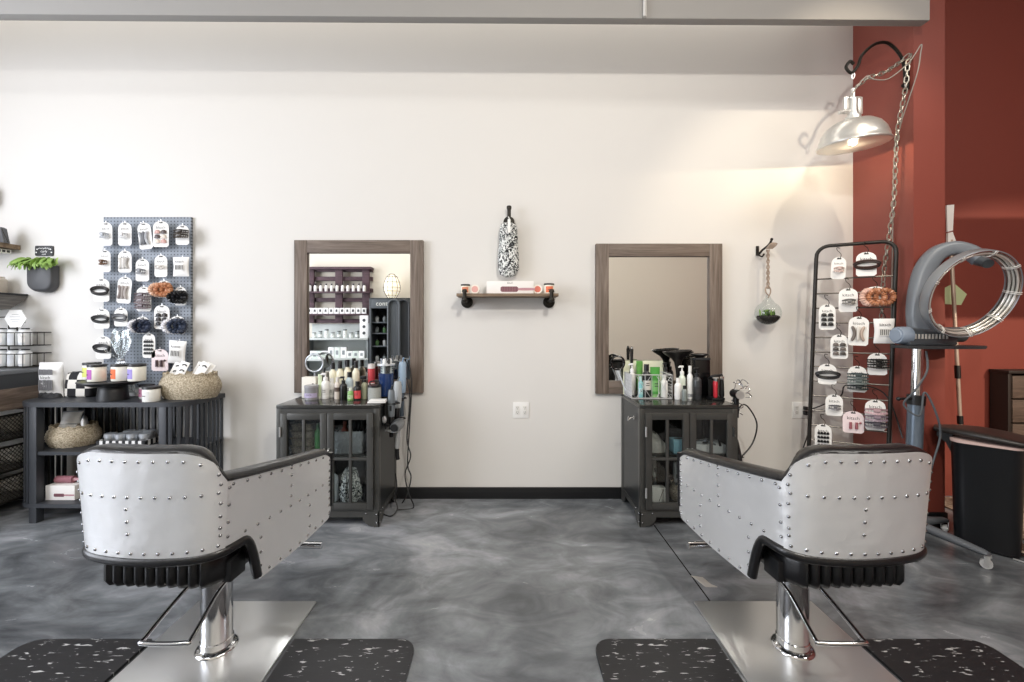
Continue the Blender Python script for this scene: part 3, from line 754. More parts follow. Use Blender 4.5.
pr = [(co_x1 - .17 + r * cos(-a), yf0 + .17 + r * sin(-a), -a + pi / 2) for a in [radians(8 + k * 16.5) for k in range(5)]] + [(co_x1 - .012, yf0 + .19 + .044 * k, pi / 2) for k in range(5)]
plf = [(co_x0 + .17 - r * cos(a), yf0 + .17 - r * sin(a), a + pi / 2) for a in [radians(8 + k * 16.5) for k in range(5)]] + [(co_x0 + .012, yf0 + .19 + .044 * k, pi / 2) for k in range(5)]
slats(pr).build('end_slats', CONSOLE, cs); slats(plf).build('end_slats', CONSOLE, cs)
slats([(co_x0 + .22 + k * .0505, ybk0 - .01, 0) for k in range(16)], .026).build('back_slats', CONSOLE, cs)

# woven baskets
def basket(name, label, loc, rx, ry, h, group=None, mat=None, belly=1.0, cat='basket'):
    t = thing(name, label, cat, loc, group)
    prof = [(.0, 0), (.78, 0), (.86, .03)]
    N = 14
    for i in range(N + 1):
        u = i / N; prof.append((.86 + .16 * belly * sin(pi * min(1, u * 1.05)) + .02 * u, h * u))
    top = prof[-1][0]
    prof += [(top + .02, h + .012), (top - .04, h + .014), (top - .07, h * .9), (.80, h * .12), (0, h * .1)]
    seg = 72
    def fn(p, i, k):
        if 3 <= i <= 3 + N:
            a = .022 * (1 if (k // 2 + i) % 2 else -1); return Vector((p.x * (1 + a), p.y * (1 + a), p.z + .003 * sin(k * .9) * min(1, i - 3)))
        if i in (4 + N, 5 + N): return p + Vector((0, 0, .006 * sin(k * 1.3)))
        return p
    MB().lathe(prof, (0, 0, 0), seg, 0, rx, ry, fn).build('woven_body', mat or WICKER, t, sharp=70)
    return t
def boxes_in(name, mats, loc, dims, rot, label, cat, group=None): return tag(MB().box((0, 0, 0), dims, bev=.002).build(name, mats, None, loc, rot), label, cat, group)
def pillow_bag(w, h, d, crimp=True):
    m = MB(); rings = []
    for i in range(13):
        u = i / 12; tk = d * (sin(pi * u) ** .6 if 0 < u < 1 else .0) + .002
        ww = w * (1 + .05 * cos(2 * pi * u)); ring = []
        for k in range(20):
            a = 2 * pi * k / 20; ring.append(Vector((ww / 2 * cos(a), tk / 2 * sin(a) * (1 + .15 * sin(5 * a + i)), h * u)))
        rings.append(ring)
    return m.loft(rings)
zc0 = zt_c + .001
basket('seagrass_basket', 'long seagrass basket of hair clip cards on the right end of the console', (WX(190.5, 3.08), 3.08, zc0), .20, .125, .165)
bxx, bby = WX(190.5, 3.08), 3.08
cards = [(-.12, -.02, .14, -.30, 'leftmost leaning card with two dark arcs in the seagrass basket'), (-.05, -.05, .15, -.28, 'second white card from the left, with dark arcs, in the seagrass basket'), (.015, .02, .165, -.33, 'tall middle white card with a dark arched clip in the seagrass basket'), (.075, -.04, .15, -.45, 'white card with a black slanted clip, fourth in the seagrass basket'), (.10, -.02, .15, -.42, 'blank pale card leaning far right in the seagrass basket')]
for i, (dx, dy, dz, tilt, lb) in enumerate(cards):
    t = thing('hair_clip_card', lb, 'hair accessory', (bxx + dx, bby + dy, zc0 + .14 + .01 * (i % 2)), 'cards in the seagrass basket')
    k = RY(-tilt) @ RX(-.3)
    MB().box((0, 0, .055), (.062, .004, .12), bev=.002).xf(k).build('card', PAPER, t)
    if i < 4:
        m = MB()
        for q in ((.08,) if i == 3 else (.045, .085)):
            m.tube([(.004 + .014 * cos(a), -.004, q + .010 * sin(a)) for a in [pi * j / 8 for j in range(9)]], .0042, 6)
        m.xf(k).build('hair_clip', BLK, t)
t = basket('round_basket', 'round seagrass basket of white pouches on the console middle shelf', (WX(72, 3.06), 3.075, .4795), .155, .125, .13)
for dx, dz, rz, rx, lb in ((-.03, .085, .2, -.35, 'white zip pouch lying on top of the round basket'), (.075, .05, -.9, .0, 'clear-fronted white pouch standing at the right of the round basket'), (-.04, .01, .0, -.6, 'small white pouch at the front of the round basket')):
    t = thing('cloth_pouch', lb, 'pouch', (WX(72, 3.06) + dx, 3.075 - (.05 if dz < .03 else 0), .479 + .06 + dz), 'pouches in the round basket', rz)
    pillow_bag(.12, .09, .035).xf(RX(rx)).build('pouch_body', WHT, t); MB().box((0, -.004, .088), (.115, .006, .007)).xf(RX(rx)).build('zip', GREYP, t)
# striped tray with tins
tx = WX(133, 3.12)
st = thing('striped_tray', 'black and white striped tray of hair tins on the middle shelf', 'tray', (tx, 3.12, .479))
m = MB()
m.box((0, 0, .004), (.34, .2, .006))
for s in (-1, 1):
    for k in range(15): m.box((-.17 + .34 * (k + .5) / 15, s * .1, .02), (.34 / 15, .006, .036), k % 2)
    for k in range(9): m.box((s * .17, -.1 + .2 * (k + .5) / 9, .02), (.006, .2 / 9, .036), k % 2)
m.build('tray_body', [BLK, WHT], st)
tins = [(-.125, -.04), (-.065, .045), (-.045, -.045), (.02, .04), (.035, -.04), (.085, .045), (.12, -.035)]
names = ['leftmost front', 'left back', 'second front', 'middle back', 'third front', 'right back', 'rightmost front']
for (dx, dy), nn in zip(tins, names):
    t = thing('hair_tin', 'silver-lidded round tin in the striped tray, %s one' % nn, 'tin', (tx + dx, 3.12 + dy, .4865), 'tins in the striped tray')
    MB().lathe([(0, 0), (.034, 0), (.036, .004), (.036, .045), (0, .045)], seg=20).build('tin_body', M('c9ccd0', .3, .8), t)
    MB().lathe([(0, .045), (.038, .045), (.038, .066), (.033, .070), (0, .070)], seg=20).build('lid', M('c3c8ce', .3, .5), t)
# boxed brushes low
for px, zz, lb in ((64, .133, 'white hairbrush box on the console bottom shelf'),):
    t = thing('brush_carton', lb, 'box', (WX(66, 2.98), 3.0, zz))
    MB().box((0, 0, .05), (.2, .12, .10), bev=.002).build('carton', M('f0edea', .6), t)
    brush_print(.55).xf(TR(.03, -.0612, .035)).build('brush_picture', [M('8c5f68', .5), M('b98a92', .5), M('6d434c', .5)], t)
t = thing('paddle_brush', 'dusty pink round hairbrush lying on the white brush box', 'hairbrush', (WX(70, 2.98), 2.99, .1345 + .10 + .0245))
MB().tube(cr([(-.10, 0, 0), (-.085, 0, 0), (0, 0, 0), (.02, 0, 0)], 6), [.012] * 2 + [.024] * 16 + [.018], 14).build('barrel', M('a06a74', .5, bump=.6, bscale=250), t)
MB().tube([(.02, 0, 0), (.05, 0, 0), (.13, 0, 0), (.145, 0, 0)], [.012, .009, .012, .006], 10).build('handle', M('b98a92', .4), t)
# bag of hair ties, checked pouch
xg, yg = WX(48.5, 3.06), 3.08
t = thing('hair_tie_bag', 'white plastic bag of black hair ties standing at the console left end', 'bag', (xg, yg, zc0 + .0))
pillow_bag(.165, .25, .08).build('bag_body', M('f0f0f0', .35), t)
m = MB()
for z0_, z1_ in ((.055, .13), (.165, .205)):
    for k in range(9):
        x = -.045 + .09 * k / 8; m.box((x, -.041, (z0_ + z1_) / 2), (.007, .004, (z1_ - z0_) * (1 - .03 * (k % 3))))
m.build('printed_ties', [M('77777a', .6)], t); text('kitsch', .03).xf(TR(0, -.043, .145)).build('lettering', INK, t)
MB().lathe([(0, .0), (.085, 0), (.08, .025), (.06, .035), (0, .036)], seg=24, sy=.55, fn=lambda p, i, k: p + Vector((0, 0, .006 * sin(k * 2.3) * (i > 1)))).build('loose_ties', M('2a2b2e', .5, bump=.8, bscale=90), t)
xp, yp = WX(79, 3.1), 3.12
t = thing('checked_pouch', 'black and white checked zip pouch standing left of the cake stand', 'pouch', (xp, yp, zc0))
m = MB(); rings = []
for i, (w_, d_, z) in enumerate(((.19, .07, 0), (.20, .09, .01), (.20, .085, .09), (.195, .06, .15), (.17, .03, .175), (.15, .012, .18))):
    rings.append([Vector((w_ / 2 * abs(cos(a)) ** .35 * (1 if cos(a) > 0 else -1), d_ / 2 * abs(sin(a)) ** .7 * (1 if sin(a) > 0 else -1), z)) for a in [2 * pi * k / 32 for k in range(32)]])
m.loft(rings).build('pouch_body', CHECK, t)
MB().tube([(-.085, -.012, .168), (0, -.014, .18), (.085, -.012, .168)], .005, 6).build('zip', BLK, t)
# cake stand with candles
xs_, ysd = WX(113, 2.985), 2.985
t = thing('cake_stand', 'matt black pedestal cake stand carrying candle jars on the console', 'cake stand', (xs_, ysd, zc0))
hz = WZ(380.5, 3.0) - zc0
MB().lathe([(0, 0), (.088, 0), (.088, .01), (.083, .05), (.078, hz - .035), (.07, hz - .025), (0, hz - .025)], seg=36).build('pedestal', M('1e1f22', .45), t)
MB().lathe([(0, hz - .026), (.13, hz - .026), (.172, hz - .008), (.187, hz), (.185, hz + .006), (.172, hz + .002), (0, hz)], seg=48).build('plate', M('1e1f22', .4), t)
zj = zc0 + hz + .0065
for px, dy, c, lb in ((92, .06, 'd9dc7a', 'lime-labelled candle jar at the back left of the cake stand'), (97, -.08, 'b45fb4', 'purple-labelled candle jar at the front left of the cake stand'), (120.5, -.05, 'e2713f', 'orange-labelled candle jar in the middle of the cake stand'), (137, -.05, '9b8fd0', 'lavender-labelled candle jar at the right of the cake stand')):
    jar('candle_jar', lb, (WX(px, 3.0 + dy), 3.0 + dy, zj), .05, .098, 'f2f1e6', '1b1b1d', c, 'candle jars on the cake stand', rz=-.55, lidh=.016)
jar('candle_jar', 'white candle jar with a black lid on the console beside the seagrass basket', (WX(151.5, 2.93), 2.93, zc0), .05, .085, 'f0f0ea', '1b1b1d', 'dfe0dd', None, rz=-.3, lidh=.016)
jar('candle_jar', 'pink-labelled candle jar half hidden behind the white jar on the console', (WX(147, 3.06), 3.06, zc0), .045, .08, 'f0eeea', '1b1b1d', 'd68fb0', None, rz=-.5, lidh=.016)
# cellophane gift bag
xb_, yb_ = WX(121, 3.19), 3.19
t = thing('cellophane_bag', 'clear cellophane gift bag tied at the neck behind the cake stand', 'gift bag', (xb_, yb_, zc0))
prof = [(.0, 0), (.085, 0), (.095, .04), (.092, .13), (.07, .20), (.03, .245), (.016, .26), (.022, .285), (.05, .35), (.072, .42), (.06, .47), (.0, .44)]
MB().lathe(prof, seg=40, sy=.26, fn=lambda p, i, k: Vector((p.x * (1 + .16 * sin(k * 2.4 + i)), p.y * (1 + .2 * sin(k * 1.9 + i * 2)), p.z + .02 * sin(k * 2.7) * (i > 7)))).build('cellophane', CELLO, t, sharp=25)
fl = MB()
for k in range(3):
    a = -1.1 + k * .55
    pts = [(.02 * sin(a), -.01, .27), (.08 * sin(a), -.012, .27 + .09 * cos(a)), (.13 * sin(a) + .01, -.01, .27 + .15 * cos(a))]
    fl.tube(cr(pts, 5), [.005] + [.006 + .022 * q / 10 for q in range(10)], 8, flat=.25)
fl.build('wrapper_fan', CELLO, t, sharp=25)
MB().lathe([(.02, .253), (.024, .26), (.02, .267)], seg=14).build('ribbon', M('b9bcc0', .35), t)
bl = MB()
for k in range(10): bl.sphere((.05 * cos(k * 2.4), .004 * sin(k * 2.4), .024 + .022 * (k % 5)), .02, 10, sy=.7)
bl.build('wrapped_soaps', M('cfd2d4', .5), t)
t = thing('price_card', 'small white price strip lying on the console right of the cake stand', 'card', (WX(134, 3.18), 3.14, zc0))
MB().box((0, 0, .011), (.13, .03, .022), bev=.002).build('strip', PAPER, t)

# ================================================================== pegboard
YP = YB - .022
px0, px1, pz0, pz1 = WX(103.5, YP), WX(191, YP), .86, WZ(217, YP)
pb = thing('pegboard', 'slate blue perforated pegboard on the wall above the console', 'pegboard', (0, 0, 0))
def pegmat():
    m, nt, b, tc = nodes('perforated slate board')
    v = mapping(nt, tc, (1 / .0254, 1, 1 / .0254)); fr = nt.nodes.new('ShaderNodeVectorMath'); fr.operation = 'FRACTION'; nt.links.new(v, fr.inputs[0])
    sp = nt.nodes.new('ShaderNodeSeparateXYZ'); nt.links.new(fr.outputs[0], sp.inputs[0])
    cmb = nt.nodes.new('ShaderNodeCombineXYZ'); nt.links.new(sp.outputs['X'], cmb.inputs[0]); nt.links.new(sp.outputs['Z'], cmb.inputs[1])
    ds = nt.nodes.new('ShaderNodeVectorMath'); ds.operation = 'DISTANCE'; ds.inputs[1].default_value = (.5, .5, 0); nt.links.new(cmb.outputs[0], ds.inputs[0])
    lt = nt.nodes.new('ShaderNodeMath'); lt.operation = 'LESS_THAN'; lt.inputs[1].default_value = .2; nt.links.new(ds.outputs['Value'], lt.inputs[0])
    mx = nt.nodes.new('ShaderNodeMix'); mx.data_type = 'RGBA'; mx.inputs[6].default_value = lin('8b939e'); mx.inputs[7].default_value = lin('40464e')
    nt.links.new(lt.outputs[0], mx.inputs[0]); nt.links.new(mx.outputs[2], b.inputs['Base Color']); b.inputs['Roughness'].default_value = .5; return m
MB().bb((px0, YP, pz0), (px1, YB - .002, pz1), bev=.002).build('board', pegmat(), pb)

# ------------------------------------------------------------------ hair accessories on white hang cards
def card_mb(w, h, arch=True):
    """hang card: top edge at z = 0, facing -Y"""
    r = min(w / 2, .045); p = []
    for k in range(9):
        a = pi - pi * k / 8; p.append((w / 2 * cos(a), -r + r * sin(a)))
    p += [(w / 2, -h + .012), (w / 2 - .012, -h), (-w / 2 + .012, -h), (-w / 2, -h + .012)]
    m = MB().prism(p, 1, -.0016, 0)
    m.box((0, -.0020, -.013), (.026, .0008, .008), 1, .001)
    m.merge(text('kitsch', w * .26), TR(0, -.0022, -r - .004), 1)
    return m
def claw_mb(w, h, m=0, teeth=6):
    """open claw clip seen from the front: two toothed curved jaws and a spring hinge"""
    b = MB()
    for s in (-1, 1):
        b.grid(lambda u, v: (w * (u - .5), -.012 - .020 * sin(pi * u) - .006 * v, s * (h * .12 + h * .30 * v * (.55 + .45 * sin(pi * u)))), 12, 3, m)
        for k in range(teeth):
            u = (k + .5) / teeth; x = w * (u - .5)
            b.tube([(x, -.016 - .02 * sin(pi * u), s * h * .40 * (.55 + .45 * sin(pi * u))), (x, -.006 - .02 * sin(pi * u), s * h * .05)], [.0045, .0025], 5, m)
    b.cyl((-w * .12, -.03, 0), (w * .12, -.03, 0), h * .12, seg=10, m=m)
    b.box((0, -.034, h * .12), (w * .3, .012, h * .3), m, .003)
    return b
def scrunch_mb(r, t, mats=1, n=48):
    b = MB(); pts = []; rr = []
    for k in range(n):
        a = 2 * pi * k / n; pts.append((r * cos(a), 0, r * sin(a))); rr.append(t * (1 + .28 * sin(k * 2.6)))
    return b.tube(pts, rr, 8, 0, True)
def ring_mb(rx, rz, t, tw=0): return MB().tube([(rx * cos(a), -.012 - .012 * sin(a + 1), rz * sin(a)) for a in [2 * pi * k / 36 for k in range(36)]], t, 8, 0, True)
def acc(kind, label, loc, cols, w=.10, h=.185, ry=0.0, group=None, rz=0.0, hook=True, nm=None, post=.0):
    nmz = {'claw': 'hair_claw_card', 'claws': 'hair_claw_card', 'snaps': 'snap_clip_card', 'scrunch': 'scrunchie_card', 'band': 'headband_card', 'bars': 'hair_barrette_card', 'pack': 'accessory_pack', 'tubes': 'hair_clip_pack', 'bow': 'hair_bow_card', 'rows': 'mini_clip_card'}[kind]
    t = thing(nmz, label, 'hair accessory', loc, group, rz)
    k = RY(ry); mats = [M(c, .35) for c in cols]
    if kind in ('pack',):
        pillow_bag(w, h, .035).xf(k @ TR(0, -.014, -h)).build('bag', M('efeeec', .4), t)
        pr = MB(); pr.merge(text('kitsch', w * .24), TR(0, -.034, -h * .25)); pr.merge(MB().box((0, -.0345, -h * .55), (w * .55, .002, h * .3), 1))
        for q in range(6): pr.box((-w * .22 + w * .44 * q / 5, -.036, -h * .55), (w * .04, .002, h * .22))
        pr.xf(k).build('print', [INK, M('dcdad6', .5)], t)
    else:
        board = PAPER if kind != 'tubes' else M('efdfe0', .6)
        cm = card_mb(w, h); cm.xf(k).build('card', [board, INK], t)
        b = MB()
        if kind == 'claw': b.merge(claw_mb(w * .72, h * .3), TR(0, 0, -h * .58))
        if kind == 'claws':
            n = 3 if h > .15 else 2
            for q in range(n): b.merge(claw_mb(w * 1.15, h * .26, q % len(cols), 9), TR(0, -.004 * (q % 2), -h * (.36 + .22 * q)))
        if kind == 'snaps':
            for q in range(3):
                for s in (-1, 1): b.sphere((s * w * .2, -.006, -h * (.42 + .18 * q)), w * .17, 12, (q + (s > 0)) % len(cols), 1, .45, .8); b.box((s * w * .2, -.009, -h * (.42 + .18 * q) - w * .09), (w * .36, .012, w * .06), (q + (s > 0)) % len(cols), .003)
        if kind == 'rows':
            for q in range(4):
                for s in range(4): b.box((w * (-.27 + .18 * s), -.006, -h * (.36 + .155 * q)), (w * .16, .012, h * .07), 0, .003); b.sphere((w * (-.27 + .18 * s), -.008, -h * (.325 + .155 * q)), w * .07, 8, 0)
        if kind == 'scrunch':
            n = len(cols)
            for q in range(n): b.merge(MB().merge(scrunch_mb(w * .36, .016), RZ(.5 - .35 * q)), TR((q - (n - 1) / 2) * w * .34, -.02 - .002 * q, -h * .56), q)
        if kind == 'band':
            for q in range(2): b.merge(ring_mb(w * (.62 - .05 * q), h * .14, .0065), TR(0, -.004, -h * (.5 + .07 * q)), q % len(cols))
            b.box((0, -.012, -h * .36), (w * .12, .012, h * .06), 0, .002)
        if kind == 'bars':
            for q in range(3):
                pts = [(w * (-.34 + .3 * q) + w * .13 * sin(a) * (1 if q == 0 else -1 if q == 2 else 0), -.010, -h * .34 - h * .5 * a / pi) for a in [pi * j / 10 for j in range(11)]]
                b.tube(pts, [.005] + [.0095] * 9 + [.005], 8, q % len(cols))
        if kind == 'bow':
            for s in (-1, 1): b.tube(cr([(0, -.012, -h * .55), (s * w * .2, -.02, -h * .48), (s * w * .33, -.014, -h * .55), (s * w * .2, -.02, -h * .63), (0, -.012, -h * .55)], 5), .006, 6)
            b.sphere((0, -.016, -h * .55), .011, 10)
        if kind == 'tubes':
            for q in (-1, 1): b.cyl((q * w * .14, -.010, -h * .80), (q * w * .14, -.010, -h * .5), w * .075, w * .065, 10, 0)
            b.sphere((w * .32, -.008, -h * .52), w * .06, 8, 0)
        b.xf(k).build({'scrunch': 'scrunchies', 'band': 'headbands', 'bars': 'barrettes', 'bow': 'bow', 'snaps': 'snap_clips', 'rows': 'mini_clips', 'tubes': 'clips', 'claw': 'claw_clip', 'claws': 'claw_clips'}[kind], mats, t)
    if hook == 'peg':
        MB().tube(cr([(0, post, .012), (0, post * .5, .008), (0, 0, -.008), (0, -.018, -.010), (0, -.022, -.002)], 4), .0028, 6).build('peg_hook', STEEL, t)
    elif hook == 's':
        MB().tube(cr([(0.008, .012, .062), (-.012, .004, .066), (-.012, -.006, .045), (.004, 0, .03), (.012, 0, .01), (.002, -.004, -.012), (-.008, -.004, -.004)], 4), .0022, 6).build('wire_hook', IRON, t)
    return t
G = 'hair accessory cards on the pegboard'
def peg(px, py, kind, label, cols, w=.10, h=.18, ry=0.0, off=.05):
    Y = YP - off
    acc(kind, label, (WX(px, Y), Y, WZ(py, Y) + h / 2), cols, w, h, ry, G, 0, 'peg', off - .001)
peg(106, 234, 'claw', 'white card with a silver claw clip, top left corner of the pegboard', ['b8bcc2'], .096, .175)
peg(125, 234, 'claw', 'white card with a clear claw clip, second in the pegboard top row', ['dedfe0'], .10, .175)
peg(143.5, 236, 'bars', 'tilted white card with crossed silver barrettes in the pegboard top row', ['9a9da3', '6f7278', 'b9bcc1'], .10, .20, -.12)
peg(161, 234, 'snaps', 'wide white card of pink and brown snap clips in the pegboard top row', ['caa29a', '4e4140', 'e0d4c8'], .118, .195)
peg(182.5, 235, 'claws', 'white card with two dark brown claws, top right corner of the pegboard', ['3b352f', '4a4239'], .10, .148)
peg(105, 261, 'claw', 'white card with a tortoiseshell brown claw at the pegboard left edge', ['6a4c34'], .085, .165)
peg(125, 261.5, 'bars', 'white card with pale clear bars, second row of the pegboard', ['d4d0cb', 'e4e2df', 'bdbab6'], .10, .165)
peg(142.5, 270, 'claw', 'white card with a small grey claw, hanging low in the pegboard second row', ['8f9296'], .10, .17)
peg(161, 266, 'bow', 'white card with a pearly bow, second row of the pegboard', ['d8d4cf'], .095, .165)
peg(182.5, 267, 'pack', 'white pillow pack at the pegboard right edge below the brown claws', ['ffffff'], .115, .145)
peg(101.5, 290, 'band', 'white card with black oval headbands sticking out past the pegboard left edge', ['2a2523', '1d1a19'], .12, .175)
peg(125.5, 290, 'bars', 'white card with long taupe barrettes in the third pegboard row', ['8d8380', 'a39b97', 'b8b1ad'], .105, .20, .08)
peg(144, 299, 'claws', 'white card with three mauve grey claws in the middle of the pegboard', ['6f6468', '857a7d'], .11, .185)
peg(164, 289, 'scrunch', 'white card with tan and copper scrunchies on the pegboard', ['dcb69c', 'c58d6c', 'b57f5c'], .108, .13)
peg(180.5, 296, 'scrunch', 'white card with black hair coils at the pegboard right edge', ['18181a', '222226', '19191b'], .09, .14)
peg(102, 318.5, 'band', 'white card with a black claw band in the fourth pegboard row at left', ['242424', '303030'], .115, .15)
peg(121, 317, 'band', 'white card with a grey band, half behind the cellophane bag', ['4b4c4f', '6c6d70'], .10, .14)
peg(142.5, 325, 'scrunch', 'white card with white and navy scrunchies in the middle of the pegboard', ['e6e6ea', '2b3040', '323a4e'], .10, .13)
peg(162, 317, 'snaps', 'white card of black snap clips with copper edges on the pegboard', ['1d1b1b', '28221f'], .115, .18)
peg(177.5, 325, 'scrunch', 'white card with white and slate blue coils at the pegboard lower right', ['e8e8ec', '3c465a', '2d3546'], .115, .135)
peg(103.5, 347.5, 'band', 'white card with one black claw band at the pegboard lower left', ['1f1f20', '2a2a2c'], .115, .17)
peg(149, 345.5, 'rows', 'white card with four rows of black clips low on the pegboard', ['1b1b1c'], .095, .185)
peg(160, 360, 'tubes', 'pale pink card with two dark clips low on the pegboard', ['4a3a3e'], .125, .165)
peg(179.5, 352, 'pack', 'white pouch pack hanging above the seagrass basket', ['ffffff'], .125, .17, .08)

# ================================================================== wall planter and sign
xpl, ypl = WX(25.5, 3.235) + .098, 3.292
p0, p1 = WZ(291.5, 3.2), WZ(264.5, 3.2); hp = p1 - p0; wp = .196
t = thing('wall_planter', 'dark grey wall pocket planter of green fern under the small black sign', 'planter', (xpl, ypl, p0))
rings = []
def U(w, h, r, n=10):
    p = [(-w / 2, h)]
    p += [(-w / 2 + r - r * cos(pi / 2 * k / n), r - r * sin(pi / 2 * k / n)) for k in range(n + 1)]
    p += [(w / 2 - r + r * sin(pi / 2 * k / n), r - r * cos(pi / 2 * k / n)) for k in range(n + 1)]
    return p + [(w / 2, h)]
for y, k in ((0, 1), (-.02, 1), (-.04, .985), (-.052, .95), (-.058, .88)):
    rings.append([Vector((x * k, y, hp / 2 + (z - hp / 2) * k + (hp * (1 - k) / 2))) for x, z in U(wp, hp, .075)])
MB().loft(rings).build('pocket', M('4a4b4e', .5), t, sharp=50)
fe = MB()
for k in range(75):
    x0_ = random.uniform(-.095, .095); a = random.uniform(-1, 1); L = random.uniform(.05, .115); up = random.uniform(.0, .05)
    dx = x0_ * .9 + a * .05; dy = -random.uniform(.0, .07)
    P = cr([(x0_, -.03, hp - .005), (x0_ + dx * .35, -.03 + dy * .5, hp + up * .9 + .01), (x0_ + dx * .8, -.06 + dy, hp + up * .6 - .01), (x0_ + dx * 1.0, -.062 + dy, hp - random.uniform(.0, .05) + up * .4)], 5)
    fe.tube(P, [.002] + [.011 * (1 - abs(q / (len(P) - 1) - .45) * 1.6) + .003 for q in range(1, len(P) - 1)] + [.0015], 5, k % 2, flat=.25)
fe.build('fern_leaves', [LEAF, M('9dbb63', .55, noise=.3, nscale=40)], t)
sx_, sz_ = WX(45, YB), WZ(251, YB)
t = thing('wall_sign', 'small black rounded sign with white lettering above the fern planter', 'sign', (sx_, YB, sz_))
w_, h_ = .137, .078; pl_ = []
for cx_, cz_, a0 in ((w_ / 2 - .01, h_ / 2 - .01, 0), (-w_ / 2 + .01, h_ / 2 - .01, pi / 2), (-w_ / 2 + .01, -h_ / 2 + .01, pi), (w_ / 2 - .01, -h_ / 2 + .01, 1.5 * pi)):
    pl_ += [(cx_ + .01 * cos(a0 + k * pi / 8), cz_ + .01 * sin(a0 + k * pi / 8)) for k in range(5)]
MB().prism(pl_, 1, -.008, 0).build('plate', M('17181a', .5), t)
m = MB(); m.merge(text('everything', .021), TR(0, -.0085, .020)); m.merge(text('curly', .026), TR(0, -.0085, -.004)); m.merge(text('HAIR', .014), TR(0, -.0085, -.027))
for s in (-1, 1):
    for dx, dz in ((.051, .012), (.058, -.012)): m.lathe([(0, 0), (.006, 0), (.004, .001), (0, .001)], seg=6).xf(Matrix()) if False else m.box((s * dx, -.0088, dz), (.009, .001, .009), 0, 0, RY(.78))
m.build('lettering', WHT, t)

# ================================================================== shelving at the far left
sh = thing('display_counter', 'dark display counter with wire bins at the far left edge', 'counter', (0, 0, 0))
X0, X1, Y0, Y1 = -4.35, -3.47, 2.55, 3.285
MB().bb((X0, Y0, .985), (X1, Y1, 1.015), bev=.004).build('counter_top', M('6a6e73', .35, noise=.15, nscale=8), sh)
MB().bb((X0 + .01, Y0 + .01, .885), (X1 - .006, Y1, .985)).build('top_rail', M('34373b', .45), sh)
MB().bb((X0 + .005, Y0 + .005, .735), (X1 - .002, Y1, .885), bev=.004).build('wood_fascia', wood('brown plank fascia', [(.3, '4c4038'), (.55, '74655a'), (.8, '9b8d80')], (30, 2.4, 30)), sh)
for x in (X0 + .02, X1 - .02):
    for y in (Y0 + .02, Y1 - .02): MB().bb((x - .016, y - .016, 0), (x + .016, y + .016, .735)).build('leg', IRON, sh)
for zz in (.10, .31, .53):
    wb = MB(); hh = .17
    for y in (Y0 + .03, Y1 - .03): wb.cyl((X0, y, zz), (X1, y, zz), .007, seg=6).cyl((X0, y, zz + hh), (X1, y, zz + hh), .007, seg=6)
    for x in (X0 + .01, X1 - .008): wb.cyl((x, Y0 + .03, zz), (x, Y1 - .03, zz), .009, seg=6).cyl((x, Y0 + .03, zz + hh), (x, Y1 - .03, zz + hh), .007, seg=6)
    n = 26; Ly = Y1 - Y0 - .06
    for k in range(-6, n):
        for s in (1, -1):
            a = Y0 + .03 + Ly * k / n; b = a + hh * .9
            y_a, y_b = max(a, Y0 + .03), min(b, Y1 - .03)
            if y_b - y_a < .01: continue
            za, zb = zz + (y_a - a) / .9, zz + (y_b - a) / .9
            if s < 0: za, zb = 2 * zz + hh - za, 2 * zz + hh - zb
            wb.cyl((X1 - .008, y_a, za), (X1 - .008, y_b, zb), .0026, seg=4)
    wb.bb((X0 + .01, Y0 + .03, zz - .004), (X1 - .01, Y1 - .03, zz + .004), 1)
    wb.build('wire_bin', [IRON, M('3d3c3b', .6)], sh)
for zz, nm_ in ((.105, 'bottom'), (.315, 'middle'), (.535, 'top')):
    for k in range(3):
        t = thing('bagged_towel', 'pale wrapped bundle in the %s wire bin, %s' % (nm_, ['nearest', 'middle one', 'against the wall'][k]), 'bundle', (X1 - .17, Y0 + .18 + .22 * k, zz), 'bundles in the wire bins', .3 * k)
        pillow_bag(.22, .13, .15).xf(RX(0)).build('bundle', M(['c9c5be', 'a29d94', 'd6d3cc'][(k + int(zz * 10)) % 3], .7, noise=.3, nscale=25), t)
# two-tier wire rack of jars on the counter
rk = thing('jar_rack', 'two-tier black wire rack of glass jars on the far left counter', 'rack', (-3.50, 3.19, 1.0155))
zr1, zr2 = WZ(371, 3.19) - 1.0155, WZ(346, 3.19) - 1.0155
for z in (max(zr1, .004), zr2):
    b = MB()
    for dz in (.004, .10):
        b.tube([(-.42, -.075, z + dz), (.0, -.075, z + dz), (.03, .09, z + dz), (-.42, .09, z + dz)], .0035, 6, closed=True)
    for k in range(8): b.cyl((-.42 + .06 * k, -.075, z + .004), (-.42 + .06 * k, -.075, z + .1), .0025, seg=5)
    for k in range(4): b.cyl((.0075 * k, -.075 + .041 * k, z + .004), (.0075 * k, -.075 + .041 * k, z + .1), .0022, seg=5)
    for k in range(6): b.cyl((-.42, -.075 + .033 * k, z + .004), (.0, -.075 + .033 * k, z + .004), .003, seg=5)
    b.build('wire_tier', IRON, rk)
MB().cyl((-.1875, .0, 0), (-.1875, .0, .39), .0045, seg=8).tube([(-.30, 0, .33), (-.30, 0, .37), (-.18, 0, .375), (-.07, 0, .37), (-.07, 0, .33)], .004, 6).build('centre_post', IRON, rk)
